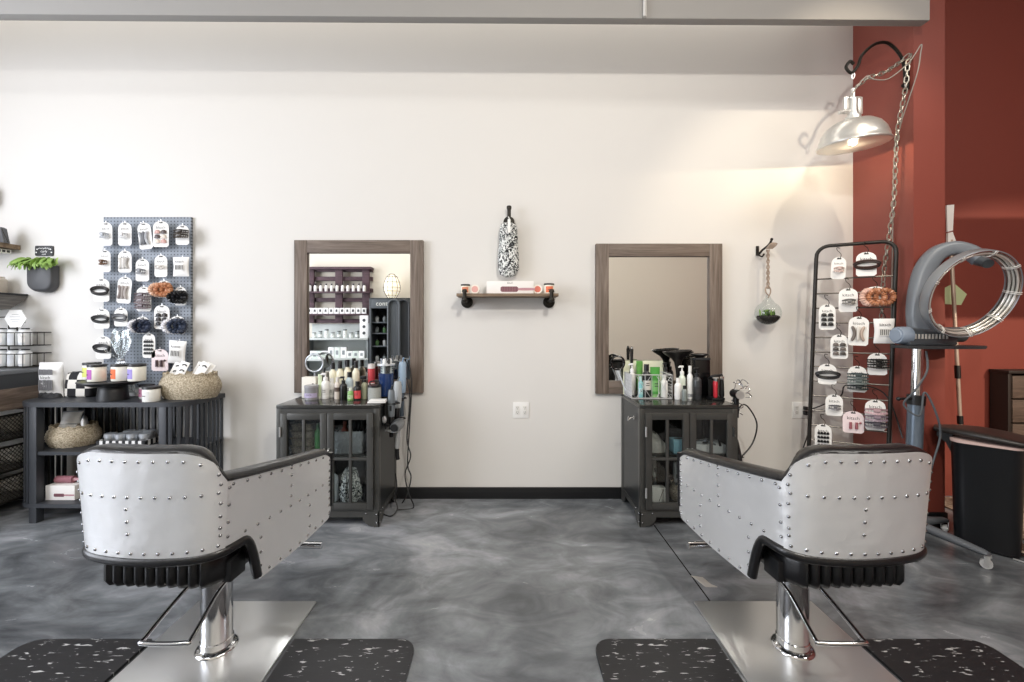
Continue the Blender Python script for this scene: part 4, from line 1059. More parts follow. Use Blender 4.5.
for z, tn in ((max(zr1, .004), 'lower'), (zr2, 'upper')):
    for k in range(4):
        jx = -3.50 - .06 - .085 * k
        t = thing('glass_jar', '%s tier glass jar with black clips, %s' % (tn, ['at the right end', 'second from the right', 'third from the right', 'at the left edge of the photo'][k]), 'jar', (jx, 3.185, 1.0155 + z + .0075), 'jars in the wire rack')
        MB().lathe([(0, 0), (.034, 0), (.037, .006), (.037, .10), (.032, .108), (.034, .116), (.031, .117), (.0, .112)], seg=18).build('jar_body', M('dfe2e3', .25), t)
        MB().grid(lambda u, v: (.0376 * sin(-.8 + 1.6 * u), -.0376 * cos(-.8 + 1.6 * u), .02 + .065 * v), 6, 1).build('paper_label', M(['eceae6', 'd3d6da'][k % 2], .6), t)
        c_ = MB()
        for q in range(4): c_.box((-.018 + .012 * q, .004 * (-1) ** q, .118), (.009, .03, .016), 0, .003, RZ(q))
        c_.build('contents', BLK, t)
xq, zq = WX(17, 3.175), WZ(318.5, 3.175)
t = thing('hexagon_sign', 'white hexagonal price sign above the wire jar rack', 'sign', (xq, 3.17, zq))
MB().prism([(.082 * cos(a), .073 * sin(a)) for a in [k * pi / 3 for k in range(6)]], 1, -.006, 0).build('plate', M('f4f4f2', .5), t)
m = MB()
for k, w_ in enumerate((.05, .08, .07, .05)): m.box((0, -.0066, .03 - .018 * k), (w_, .0008, .003), 0)
m.build('lettering', M('9c9ca0', .6), t); MB().cyl((0, .006, -.09), (0, .006, .0), .004, seg=6).build('stem', IRON, t)
# wall shelves cut by the left edge
def wshelf(z, xr, poly, mat, label):
    t = thing('wall_shelf', label, 'shelf', (0, 0, z), 'wall shelves at the left edge')
    MB().prism(poly, 0, -4.6, xr).build('board', mat, t); return t
GT = wood('grey weathered timber', [(.3, '4b4a49'), (.55, '6e6c69'), (.8, '93908b')], (30, 3, 30))
wg = wshelf(WZ(296, YB), WX(28, YB), [(YB - .003, -.012), (YB - .003, 0), (YB - .28, 0), (YB - .28, -.12), (YB - .18, -.113), (YB - .12, -.105), (YB - .055, -.06)], GT, 'grey timber wall shelf with a sloping underside above the jar rack')
MB().bb((-4.6, YB - .29, .0), (WX(28, YB) + .006, YB - .003, .014), bev=.003).build('top_board', DKWOOD, wg)
zsh = WZ(250, YB) 
wshelf(zsh, WX(21, YB), [(YB - .003, 0), (YB - .003, .034), (YB - .3, .034), (YB - .3, 0)], OAK, 'brown wooden wall shelf holding a stack of cards, left of the fern')
t = thing('card_stack', 'stack of white cards hanging under the edge of the brown wall shelf', 'cards', (-3.92, 3.15, zsh - .004))
MB().box((0, 0, -.018), (.34, .22, .03), bev=.003).build('cards', PAPER, t)
m = MB()
for k in range(7): m.box((.1705, -.09 + .03 * k, -.018), (.001, .02, .018))
m.build('print', INK, t)
t = thing('photo_easel', 'small dark ornament standing on the brown wall shelf', 'ornament', (WX(1, 3.2), 3.2, zsh + .0345))
MB().prism([(-.05, 0), (.045, 0), (.02, .11), (0, .12), (-.03, .1)], 1, -.02, .02).build('body', M('55565a', .5, noise=.3), t)
MB().tube([(.03, -.02, .10), (.075, -.02, .004)], .003, 6).build('strut', IRON, t)
t = thing('wall_box_frame', 'black shadow box on the wall at the top of the left edge', 'frame', (WX(10, YB) - .155, YB, WZ(196, 3.24)))
MB().box((-.09, -.05, 0), (.31, .095, .135), bev=.006).build('box', M('26282b', .45), t)
MB().box((-.06, -.099, .0), (.16, .004, .09), rot=RY(.4)).build('picture', M('cfd2d4', .5), t)
t = thing('cream_jar', 'cream jar on the grey timber shelf, cut by the left edge', 'jar', (WX(-3, 3.22), 3.22, WZ(296, YB) + .0145))
MB().lathe([(0, 0), (.05, 0), (.055, .01), (.055, .10), (.04, .115), (.04, .125), (0, .125)], seg=20).build('body', M('d8cfc2', .5), t)
# ================================================================== wire card rack in the corner by the pillar
RA, RB = Vector((2.24, 3.10, 0)), Vector((2.61, 2.872, 0)); RW = (RB - RA).length; RD = (RB - RA).normalized()
rang = math.atan2(RD.y, RD.x)
def lean(z): return -.075 * (1 - z / 1.9)
def rackp(a, z, off=0.0):
    n = Vector((RD.y, -RD.x, 0)); p = RA + RD * a + n * off; return Vector((p.x + lean(z), p.y, z))
wr = thing('wire_card_rack', 'tall black metal wire rack of hair clip cards in front of the red pillar', 'rack', (0, 0, 0))
HT = 1.895
pts = [rackp(0, .012), rackp(0, .6), rackp(0, 1.2), rackp(0, HT - .09)] + [rackp(.075 - .075 * cos(k * pi / 12), HT - .075 + .075 * sin(k * pi / 12)) for k in range(1, 7)] + [rackp(RW - .075 + .075 * sin(k * pi / 12), HT - .075 + .075 * cos(k * pi / 12)) for k in range(0, 6)] + [rackp(RW, HT - .09), rackp(RW, 1.2), rackp(RW, .6), rackp(RW, .012)]
FM = M('2f2d2b', .4, .6, noise=.2, nscale=40)
MB().tube(pts, .0125, 10).build('outer_frame', FM, wr)
for k in range(15):
    z = 1.66 - .1045 * k
    MB().cyl(rackp(0, z), rackp(RW, z), .0055, seg=8).build('rung', M('6a6661', .35, .7), wr)
for s in (0, RW): MB().cyl(rackp(s, .001), rackp(s, .014), .02, seg=12).build('rubber_foot', BLK, wr)
GR = 'hair accessory cards on the wire rack'
def rk_card(px, py, kind, label, cols, w=.088, h=.185, ry=0.0):
    # solve the distance along the rack for the photographed column
    lo, hi = -.05, RW + .05; zz = WZ(py, 3.0)
    for _ in range(40):
        mid = (lo + hi) / 2; p = rackp(mid, zz, .02)
        if p.x / p.y < (px - CX) / F: lo = mid
        else: hi = mid
    p = rackp(lo, zz, .026); z = WZ(py, p.y)
    acc(kind, label, (p.x, p.y, z + h / 2), cols, w, h, ry, GR, rang * .75, 's')
rk_card(839, 268, 'claw', 'white card with a small pale pink and brown clip, top left on the wire rack', ['c9b3ac'], .085, .155, .05)
rk_card(866, 264, 'band', 'white card with a dark brown oval band, top right on the wire rack', ['3b2520', '2c1d1a'], .112, .165)
rk_card(848, 300, 'claw', 'white card with a small grey claw in the second row of the wire rack', ['7d7b78'], .108, .165)
rk_card(875, 296, 'scrunch', 'white card with pink and rose gold scrunchies on the wire rack', ['d9b3a2', 'b9805f', 'a66f50'], .125, .13)
rk_card(827, 317, 'snaps', 'white card with six black shell clips at the left of the wire rack', ['1b1a1a'], .098, .18)
rk_card(859, 331, 'bars', 'white card with pearl and taupe barrettes in the middle of the wire rack', ['6f665f', 'ddd8d0', 'b9a597'], .112, .20, .04)
rk_card(883, 331, 'pack', 'white notched paper pack at the right of the wire rack', ['ffffff'], .108, .165)
rk_card(839, 346.5, 'snaps', 'white card with six small grey brown clips on the wire rack', ['6e6661', '4c4744'], .10, .17)
rk_card(877, 364, 'claws', 'white card with two black claw clips at the right of the wire rack', ['151516'], .105, .148)
rk_card(827, 374, 'band', 'white card with a black oval band at the left of the wire rack', ['171718', '202022'], .108, .145)
rk_card(857, 379, 'claws', 'white card with three teal grey claw clips on the wire rack', ['4a5556', '66706e', '2f3536'], .105, .18)
rk_card(834, 405, 'claw', 'white card with a small crown shaped grey clip low on the wire rack', ['77767a'], .10, .15)
rk_card(853, 422, 'tubes', 'pale pink pack with two rosy clips low on the wire rack', ['9a5a60', '44373a'], .118, .15)
rk_card(875, 415, 'claws', 'white card with pink, lilac and grey claw clips low on the wire rack', ['b79aa0', '8d7d88', '55525a'], .11, .205)
rk_card(823, 437, 'rows', 'white card with rows of tiny black clips at the wire rack bottom left', ['17171a'], .098, .185)

# ================================================================== rolling infrared dryer
dx0, dy0 = 2.545, 2.70
dr = thing('infrared_dryer', 'grey ring-head hair dryer on a rolling stand beside the red pillar', 'hair dryer', (0, 0, 0))
LG = M('7c8289', .4, noise=.05); DG = M('4d5257', .4); BG = M('8d9aab', .4)
xt_, yt_ = 2.605, 2.72
MB().cyl((dx0, dy0, .10), (dx0 + .042, dy0 + .013, .86), .041, seg=24).build('lower_pole', M('6d7a88', .3, .5), dr)
MB().cyl((dx0 + .042, dy0 + .013, .84), (xt_, yt_, 1.20), .028, seg=20).build('upper_pole', CHROME, dr)
cl = MB().cyl((dx0 + .041, dy0 + .013, .83), (dx0 + .044, dy0 + .013, .89), .046, seg=20).cyl((dx0 + .0, dy0, .87), (dx0 - .09, dy0 - .01, .87), .008, seg=8).sphere((dx0 - .09, dy0 - .01, .87), .013, 10)
cl.build('height_clamp', BLK, dr)
MB().lathe([(0, .055), (.06, .055), (.07, .07), (.06, .12), (.046, .14), (0, .14)], (dx0, dy0, 0), 24).build('hub', DG, dr)
ends = [(2.635, 2.345), (2.84, 2.72), (2.30, 2.42), (2.42, 3.02)]
ends[1] = (2.83, 2.765)
for ex, ey in ends:
    d = Vector((ex - dx0, ey - dy0, 0)); a = math.atan2(d.y, d.x); L = d.length
    lg = MB(); rings = []
    for u, w_, h_ in ((.03, .03, .03), (.5, .028, .024), (.93, .024, .017), (1.0, .018, .010)):
        rings.append([Vector((L * u, w_ * cos(q * pi / 6), .098 - .018 * u + h_ * sin(q * pi / 6))) for q in range(12)])
    lg.loft(rings).xf(TR(dx0, dy0, 0) @ RZ(a)).build('base_leg', M('5d6166', .4), dr)
    ca = MB(); ca.cyl((0, -.012, .026), (0, .012, .026), .0255, seg=18, m=0).cyl((0, -.015, .026), (0, .015, .026), .012, seg=12, m=1)
    for s in (-1, 1): ca.box((.004, s * .017, .045), (.022, .004, .05), 1, .001)
    ca.box((.006, 0, .070), (.03, .038, .006), 1).cyl((.006, 0, .07), (.006, 0, .085), .007, seg=8, m=1)
    ca.xf(TR(ex - .012 * cos(a), ey - .012 * sin(a), 0) @ RZ(a + .5)).build('castor', [M('c3c4c5', .35), STEEL], dr)
# tray, motor body
zt_ = WZ(345.5, 2.68)
tr = MB(); P = [(2.42, 2.64), (2.50, 2.60), (2.86, 2.60), (2.92, 2.66), (2.92, 2.78), (2.86, 2.80), (2.50, 2.80), (2.42, 2.76)]
P = [(x + .05, min(y, 2.79)) for x, y in P]
tr.prism(P, 2, zt_ - .012, zt_).prism([(x * .98 + .052, y) for x, y in P], 2, zt_ - .018, zt_ - .012)
tr.build('tray', M('2b2d30', .35), dr)
zm = zt_ + .062
MB().cyl((2.50, 2.735, zm), (2.90, 2.74, zm + .005), .048, seg=28).box((2.68, 2.735, zm - .036), (.30, .085, .05), bev=.01).build('motor_housing', DG, dr)
MB().lathe([(0, 0), (.050, 0), (.054, .012), (.054, .05), (.048, .06), (0, .06)], seg=28).xf(TR(2.452, 2.66, zm) @ RY(pi / 2)).lathe([(0, -.004), (.034, -.004), (.036, .002), (0, .002)], seg=24).build('end_cap', BG, dr) if False else MB().lathe([(0, -.006), (.036, -.006), (.040, 0), (.050, 0), (.055, .012), (.055, .07), (.05, .075), (0, .075)], seg=28).xf(TR(2.482, 2.735, zm) @ RY(pi / 2)).build('end_cap', BG, dr)
vs = MB()
for k in range(10): vs.box((2.56 + .022 * k, 2.6885, zm - .006), (.010, .006, .03), 0, .001)
vs.build('vent_slots', M('c9c4bd', .4), dr)
# C-shaped arm: swept band
RC = Vector((2.763, 2.56, 1.516)); RN = Vector((.010, .949, .315)).normalized()
arm = cr([(2.645, 2.75, zm), (2.63, 2.75, 1.40), (2.642, 2.75, 1.55), (2.68, 2.75, 1.69), (2.745, 2.74, 1.785), (2.825, 2.715, 1.815), (2.90, 2.685, 1.785), (2.93, 2.655, 1.73)], 6)
wd = [.038 + .010 * sin(pi * k / (len(arm) - 1)) for k in range(len(arm))]
rings = []
for k, p in enumerate(arm):
    a = arm[max(k - 1, 0)]; b = arm[min(k + 1, len(arm) - 1)]; tg = (b - a).normalized()
    sd = Vector((.15, 1, 0)); sd = (sd - tg * sd.dot(tg)).normalized(); nn = tg.cross(sd)
    rings.append([p + sd * wd[k] * (abs(cos(q * pi / 10)) ** .6) * (1 if cos(q * pi / 10) >= 0 else -1) + nn * (.056 - .016 * k / len(arm)) * (abs(sin(q * pi / 10)) ** .7) * (1 if sin(q * pi / 10) >= 0 else -1) for q in range(20)])
MB().loft(rings).build('curved_arm', M('70767d', .35), dr)
qr = RN.to_track_quat('Z', 'Y').to_matrix().to_4x4(); MR = Matrix.Translation(RC) @ qr
MB().cyl((2.925, 2.66, 1.735), (2.90, 2.585, 1.70), .036, .028, 16).build('pivot_hub', DG, dr)
def torus(R, r, z=0, sx=1.0, seg=12, n=64):
    return MB().tube([(R * cos(2 * pi * k / n), R * sin(2 * pi * k / n), z) for k in range(n)], r, seg, 0, True)
n = 72
def turned(sec): return MB().loft([[Vector((r_ * cos(2 * pi * k / n), r_ * sin(2 * pi * k / n), z_)) for r_, z_ in sec] for k in range(n)], 0, True).xf(MR)
ring = turned([(.262, -.030), (.267, -.026), (.268, .018), (.258, .034), (.226, .036), (.226, .031), (.254, .029), (.261, .016), (.260, -.028)]).build('ring_shell', M('85898e', .35, .3), dr, sharp=50)
turned([(.259, -.026), (.258, .014), (.252, .026), (.228, .028), (.228, .026), (.249, .022), (.254, .012), (.255, -.026)]).build('reflector', M('e6e6e5', .2, 1.0), ring, sharp=50)
for R_t, z_ in ((.245, -.018), (.244, .002), (.232, .014)):
    torus(R_t, .0062, z_).xf(MR).build('quartz_tube', M('dedcd6', .15, .6), ring)
for k in range(9):
    a = 2 * pi * k / 9 + .3; c = MB()
    for o_ in (-.02, .02):
        aa = a + o_; c.tube([(.264 * cos(aa), .264 * sin(aa), -.034), (.245 * cos(aa), .245 * sin(aa), -.030), (.230 * cos(aa), .230 * sin(aa), -.008), (.222 * cos(aa), .222 * sin(aa), .014), (.228 * cos(aa), .228 * sin(aa), .036)], .003, 5)
    c.xf(MR).build('tube_clip', M('e9e7e2', .3, .5), ring)
MB().tube(cr([(2.60, 2.66, 1.17), (2.575, 2.63, 1.05), (2.50, 2.63, .93), (2.46, 2.66, .84), (2.52, 2.62, .78), (2.56, 2.63, .92), (2.60, 2.60, .80), (2.625, 2.60, .66), (2.59, 2.62, .45), (2.57, 2.64, .2)], 8), .0055, 8).build('power_cable', DG, dr)

# ================================================================== step-on bin
bc = Vector((2.905, 2.60, 0)); brz = math.atan2(-.743, .669)
tb = thing('step_bin', 'black plastic step-on bin with a long sloping lid beside the rolling dryer', 'bin', bc, None, brz)
def rr_ring(hx, hy, z, r, n=6):
    p = []
    for cx_, cy_, a0 in ((hx - r, hy - r, 0), (-hx + r, hy - r, pi / 2), (-hx + r, -hy + r, pi), (hx - r, -hy + r, 1.5 * pi)):
        p += [Vector((cx_ + r * cos(a0 + k * pi / 2 / n), cy_ + r * sin(a0 + k * pi / 2 / n), z)) for k in range(n + 1)]
    return p
BM = M('101216', .34, bump=.03, bscale=300)
b = MB().loft([rr_ring(.122, .112, .004, .04), rr_ring(.134, .124, .012, .05), rr_ring(.136, .127, .10, .055), rr_ring(.138, .129, .16, .055), rr_ring(.148, .14, .63, .06), rr_ring(.15, .142, .635, .06), rr_ring(.138, .13, .635, .055)])
b.build('bin_body', BM, tb)
MB().loft([rr_ring(.1495, .1415, .622, .06), rr_ring(.152, .144, .6235, .06), rr_ring(.152, .144, .637, .06), rr_ring(.14, .13, .6385, .06)]).build('bin_liner', M('cdb3ad', .5, noise=.1), tb)
li = MB(); rings = []
for u in range(15):
    t_ = u / 14; x = -.225 + .415 * t_
    wy = .05 + .11 * (sin(min(1, t_ * 1.35) * pi / 2)) if t_ < .86 else .16 - .06 * ((t_ - .86) / .14) ** 2
    hz_ = .024 + .026 * sin(pi * min(1, t_ * .9 + .08)); z0 = .640 + .018 * (1 - t_)
    rings.append([Vector((x, wy * abs(cos(q * pi / 10)) ** .5 * (1 if cos(q * pi / 10) >= 0 else -1), z0 + hz_ / 2 + hz_ / 2 * abs(sin(q * pi / 10)) ** .6 * (1 if sin(q * pi / 10) >= 0 else -1))) for q in range(20)])
li.loft(rings).build('lid', M('2b2725', .4), tb, sharp=50)
hb = MB().prism([(-.13, .50), (-.14, .655), (-.21, .66), (-.21, .635), (-.17, .60)], 1, -.06, .06)
hb.build('hinge_bracket', BM, tb)
pd = MB().loft([rr_ring(.055, .07, .028, .03), rr_ring(.058, .073, .034, .03), rr_ring(.05, .065, .044, .03)], 0).xf(TR(.165, 0, 0)).box((.12, 0, .03), (.05, .06, .02), 0, .004)
pd.build('foot_pedal', M('8b7d6e', .25, .8), tb)
MB().tube(cr([(.10, -.13, .006), (.2, -.14, .006), (.28, -.08, .006), (.27, .05, .006)], 6), .005, 6).build('pedal_rod', STEEL, tb)

# ================================================================== long duster, tag, drawers, rug
xd = 3.36
bp_ = thing('long_duster', 'long handled duster with a white head leaning on the alcove wall behind the bin', 'duster', (0, 0, 0))
MB().cyl((xd, 3.15, .004), (3.345, 3.235, 1.97), .0125, seg=12).build('handle', M('b9a89a', .35, .4), bp_)
for z0_, z1_ in ((.60, .66), (.935, 1.03)):
    f0, f1 = z0_ / 1.97, z1_ / 1.97
    MB().cyl((xd + (3.345 - xd) * f0, 3.15 + .085 * f0, z0_), (xd + (3.345 - xd) * f1, 3.15 + .085 * f1, z1_), .018, seg=12).build('grip', BLK, bp_)
MB().prism([(3.31, 2.23), (3.365, 2.235), (3.355, 2.04), (3.315, 2.03)], 1, 3.228, 3.238).prism([(3.318, 2.02), (3.352, 2.03), (3.405, 1.88), (3.312, 1.87)], 1, 3.226, 3.24).build('duster_head', WHT, bp_)
xg_, zg_ = WX(955, 3.34), WZ(296, 3.34)
tg = MB().prism([(-.10, -.06), (.055, -.07), (.10, .015), (-.0, .10), (-.10, .05)], 1, -.003, 0)
tag(tg.build('paper_note', M('b9c79a', .7), None, (xg_, YB + .05, zg_)), 'pale green five-sided paper note on the alcove wall, seen through the dryer ring', 'note')
rg = MB().bb((3.2, 1.9, .001), (4.9, 3.30, .012), bev=.003).build('area_rug', RUG)
tag(rg, 'mottled cream and brown rug on the alcove floor behind the bin', 'rug')
dw = thing('drawer_chest', 'dark weathered wood drawer chest cut by the right edge of the photo', 'chest', (3.755, 3.215, .0125))
W2, D2, H2 = .52, .125, .955
for s in (0, 1): MB().bb((s * (W2 - .025), 0, 0), (s * (W2 - .025) + .025, D2, H2), bev=.003).build('side_panel', M('241f1c', .5), dw)
MB().bb((-.006, -.01, H2), (W2 + .006, D2, H2 + .022), bev=.003).build('top', M('241f1c', .5), dw)
MB().bb((.025, D2 - .012, .04), (W2 - .025, D2 - .002, H2)).build('back_panel', M('241f1c', .5), dw)
for k in range(5):
    z0_ = .05 + k * .18
    d_ = MB().bb((.029, -.004, z0_), (W2 - .029, .02, z0_ + .168), bev=.004).build('drawer', wood('grey brown drawer front', [(.3, '3b3029'), (.55, '594a40'), (.8, '756559')], (2.5, 30, 26)), dw)
    MB().tube(cr([(.20, -.004, z0_ + .10), (.20, -.03, z0_ + .085), (.32, -.03, z0_ + .085), (.32, -.004, z0_ + .10)], 4), .006, 8).build('handle', IRON, d_)
# ================================================================== bottles and tools on the stations
ZT = .8058
def bottle(name, label, px, Y, h, r, kind, col, cap='18181a', band=None, group=None, cat='bottle', rough=.3, bandh=(.25, .7), z=ZT, x=None, rz=0):
    X = WX(px, Y) if x is None else x
    t = thing(name, label, cat, (X, Y, z), group, rz)
    bm_ = M(col, rough) if not isinstance(col, bpy.types.Material) else col; cm = M(cap, .35)
    if kind in ('cap', 'pump', 'spray'):
        hb = h * {'cap': .80, 'pump': .72, 'spray': .72}[kind]
        MB().lathe([(0, 0), (r * .93, 0), (r, .005), (r, hb * .80), (r * .92, hb * .88), (r * .55, hb * .96), (r * .45, hb), (0, hb)], seg=22).build('body', bm_, t)
        c = MB()
        if kind == 'cap': c.lathe([(0, hb), (r * .58, hb), (r * .56, h), (0, h)], seg=18)
        if kind == 'pump':
            c.lathe([(0, hb), (r * .55, hb), (r * .55, hb + (h - hb) * .35), (r * .2, hb + (h - hb) * .4), (r * .2, h - .012), (0, h - .012)], seg=16)
            c.box((-r * .25, -r * .2, h - .008), (r * 1.1, r * .7, .014), 0, .003); c.box((-r * .9, -r * .2, h - .012), (r * .5, r * .4, .008), 0, .002)
        if kind == 'spray':
            c.lathe([(0, hb), (r * .5, hb), (r * .45, hb + (h - hb) * .35), (0, hb + (h - hb) * .35)], seg=16)
            c.box((-r * .35, 0, hb + (h - hb) * .7), (r * 1.9, r * .7, (h - hb) * .5), 0, .004); c.tube([(-r * .5, 0, hb + (h - hb) * .5), (-r * .8, 0, hb + (h - hb) * .1), (-r * .6, 0, hb - .012)], r * .16, 6)
        c.build({'cap': 'cap', 'pump': 'pump_head', 'spray': 'spray_trigger'}[kind], cm, t)
    elif kind == 'tube':
        rings = []
        for u, a, b in ((.12, 1, 1), (.3, 1, .95), (.6, 1.05, .6), (.9, 1.1, .12), (1, 1.1, .06)):
            rings.append([Vector((r * a * cos(2 * pi * k / 20), r * b * sin(2 * pi * k / 20), h * u)) for k in range(20)])
        MB().loft(rings).build('body', bm_, t); MB().lathe([(0, 0), (r * .8, 0), (r * .8, h * .12), (0, h * .12)], seg=18).build('cap', cm, t); hb = h
    else:
        hb = h * .86
        MB().lathe([(0, 0), (r, 0), (r, hb), (0, hb)], seg=24).build('body', bm_, t); MB().lathe([(0, hb), (r * 1.03, hb), (r * 1.02, h), (0, h)], seg=24).build('lid', cm, t)
    if band:
        z0, z1 = bandh; q = .985 if kind != 'tube' else .9
        m = MB(); rr = r * 1.012
        m.grid(lambda u, v: (rr * sin(-1.25 + 2.5 * u), -rr * cos(-1.25 + 2.5 * u) * (1 if kind != 'tube' else .98), hb * (z0 * .8 + (z1 - z0) * .8 * v)), 12, 1)
        for k in range(2): m.grid(lambda u, v: ((rr + .0006) * sin(-.4 + .8 * u), -(rr + .0006) * cos(-.4 + .8 * u), hb * (z0 * .8 + (z1 - z0) * .8 * (.45 + .22 * k + .08 * v))), 4, 1, 1)
        m.build('paper_label', [M(band, .55), INK], t)
    return t
B = 'hair products on the left station'
bottle('styling_canister', 'grey round canister with a lilac label at the left end of the left station top', 311.5, 3.04, .10, .046, 'can', '8c8c90', '9b9ba0', 'b9b0cf', B)
t = thing('cream_carton', 'cream carton standing behind the grey canister on the left station', 'box', (WX(310.5, 3.12), 3.12, ZT)); MB().box((0, 0, .075), (.10, .06, .15), bev=.002).build('carton', M('ebe8de', .6), t); MB().box((.03, -.031, .07), (.012, .001, .07)).build('printed_mark', INK, t)
bottle('product_tube', 'slim pale green tube standing on the left station', 320, 3.07, .175, .013, 'tube', 'c9d6b4', 'dfe3d6', None, B, 'tube')
bottle('pump_bottle', 'white pump bottle with dark lettering on the left station', 325.5, 3.07, .185, .028, 'pump', 'efefec', 'f4f4f2', 'd9d9d6', B)
bottle('product_bottle', 'short white bottle beside the white pump bottle on the left station', 332, 3.12, .14, .022, 'cap', 'ecebe8', 'f0f0ee', 'cfcfcc', B)
bottle('product_bottle', 'beige bottle with a brown band, left of the black pump on the left station', 337.5, 3.05, .155, .021, 'cap', 'd5ccc2', 'e8e4de', '57463c', B, bandh=(.55, .85))
bottle('pump_bottle', 'black pump bottle in the middle of the left station', 343.5, 3.03, .165, .024, 'pump', '141416', '141416', None, B)
bottle('product_bottle', 'clear pale blue bottle with a tall black cap on the left station', 349.5, 3.11, .185, .027, 'cap', 'c4d4da', '17181a', 'e5ecee', B)
bottle('product_bottle', 'small green bottle in front of the pale blue bottle on the left station', 350.5, 3.0, .085, .02, 'cap', '86b56d', 'dfe8d8', 'bcd6ac', B)
bottle('product_bottle', 'black bottle with a red label on the left station', 357.5, 3.02, .13, .026, 'cap', '161617', '161617', 'd4474d', B, bandh=(.15, .8))
bottle('spray_bottle', 'olive tinted spray bottle with a black trigger on the left station', 364.5, 3.06, .165, .022, 'spray', 'a6a88f', '151517', None, B)
t = bottle('felt_canister', 'speckled grey canister with a black carry handle on the left station', 374.5, 3.02, .105, .045, 'can', M('9ea19d', .8, noise=.25, nscale=120), '1b1b1d', None, B, 'canister')
MB().tube(cr([(-.03, 0, .10), (-.028, 0, .128), (.028, 0, .128), (.03, 0, .10)], 5), .005, 6).build('carry_handle', BLK, t)
t = thing('white_tile_stack', 'stack of thin white trays at the front right of the left station', 'trays', (WX(377.5, 2.925), 2.925, ZT), None, .1)
for k in range(2): MB().box((.003 * k, 0, .0045 + .0095 * k), (.12 - .01 * k, .075, .009), bev=.003).build('tray', WHT, t)
dj = thing('disinfectant_jar', 'tall clear comb jar half filled with blue liquid on the left station', 'jar', (WX(386, 3.13), 3.13, ZT))
MB().lathe([(0, .004), (.056, .004), (.058, .01), (.058, .235), (.055, .235), (.055, .012), (0, .012)], seg=28).build('glass_jar', GLASS, dj)
MB().lathe([(0, .013), (.0535, .013), (.0535, .175), (0, .175)], seg=26).build('blue_liquid', M('27417c', .12), dj)
MB().lathe([(.0555, .232), (.062, .232), (.062, .244), (.0555, .244)], seg=26).build('rim', M('d9dde2', .3, .3), dj)
for k in range(6):
    c = MB(); c.box((0, 0, .18), (.016, .005, .20), 0, .001)
    for q in range(8): c.box((.012, 0, .11 + .018 * q), (.012, .003, .005))
    c.xf(TR(.034 * cos(k * 1.05), .034 * sin(k * 1.05), 0) @ RZ(k * .7) @ RY(.05 * sin(k))).build('comb', M(['e6e6e4', '1a1a1c', 'dfe3e6', '9aa4b4', 'f0f0ee', '26282c'][k], .4), dj)
bottle('product_can', 'red can behind the comb jar on the left station', 371.5, 3.2, .235, .026, 'can', 'c8474f', 'e0d9d6', 'e9dedc', B, 'can', bandh=(.1, .6))
for px, h, w_ in ((333, .245, 'first'), (340, .25, 'second'), (347.5, .265, 'third, tallest'), (356, .255, 'fourth')):
    bottle('litre_bottle', 'tall cream bottle with a black cap against the left mirror, %s from the left' % w_, px, 3.215, h, .0265, 'cap', 'e9e4cd', '19191b', None, 'cream bottles along the left mirror')
vm = thing('vanity_mirror', 'small round grey-framed mirror standing at the left end of the left station', 'mirror', (WX(315, 3.2), 3.2, ZT))
MB().lathe([(0, 0), (.045, 0), (.043, .008), (.01, .014), (.008, .19), (0, .19)], seg=24).build('stand', GREYP, vm)
zc_ = WZ(363, 3.19) - ZT
MB().tube([(.064 * cos(2 * pi * k / 36), -.008, zc_ + .064 * sin(2 * pi * k / 36)) for k in range(36)], .0075, 8, 0, True).build('mirror_rim', M('b4bac0', .3, .5), vm)
MB().lathe([(0, 0), (.061, 0), (.061, .006), (0, .006)], seg=32).xf(TR(0, -.006, zc_) @ RX(pi / 2)).build('mirror_disc', MIRROR, vm)

# tool holster on the right side of the left cabinet
xs = CLX[1] + .003
hs = thing('tool_holster', 'black metal tool holster fixed to the right side of the left cabinet', 'holder', (xs, 3.0, 0))
m = MB().bb((0, -.06, .62), (.012, .22, .80), bev=.002)
for y in (-.02, .08, .18):
    m.tube([(.012, y - .035, .79), (.075, y - .035, .79), (.095, y, .79), (.075, y + .035, .79), (.012, y + .035, .79)], .005, 6)
    m.tube([(.012, y - .035, .64), (.070, y - .033, .64), (.088, y, .64), (.070, y + .033, .64), (.012, y + .035, .64)], .005, 6)
m.build('holster_frame', BLK, hs)
MB().lathe([(0, 0), (.024, 0), (.027, .012), (.016, .022), (0, .024)], seg=16).xf(TR(.0, -.09, .69) @ RY(pi / 2)).build('round_knob', M('c7c9cb', .25, .6), hs)
def iron(name, label, x, y, z0, z1, cols, lean_=(0, 0), r=.014, group=None, cat='hair iron'):
    t = thing(name, label, cat, (x, y, z0), group); L = z1 - z0; k = Matrix.Shear('XY', 4, (lean_[0], lean_[1])) if lean_ != (0, 0) else Matrix()
    MB().tube([(0, 0, 0), (0, 0, .004), (0, 0, L * .42), (0, 0, L * .45)], [r * .75, r * .9, r * .9, r * .6], 12).xf(k).build('barrel', M(cols[0], .35, .3), t)
    MB().tube(cr([(0, 0, L * .43), (0, 0, L * .5), (0, 0, L * .7), (0, 0, L * .9), (0, 0, L)], 4), [r * 1.1 + .35 * r * sin(pi * q / 16) for q in range(17)], 14).xf(k).build('handle', M(cols[1], .35), t)
    b = MB().box((0, -r * 1.25, L * .62), (r * .9, .006, L * .12), 0, .002).tube(cr([(0, 0, L), (.004, 0, L + .02), (.012, 0, L + .03)], 4), .005, 6)
    b.xf(k).build('buttons', M(cols[2], .4), t); return t
GI = 'hot tools in the left holster'
iron('flat_iron', 'pale blue hair straightener standing upright in the left holster', xs + .062, 3.165, .66, 1.06, ('55606c', '9fb6cc', '5e7f9f'), (.02, 0), .021, GI)
iron('curling_iron', 'silver grey curling iron in the left holster, in front of the pale blue straightener', xs + .055, 3.06, .60, .93, ('17171a', 'aeb3b6', '6d7276'), (.02, 0), .021, GI)
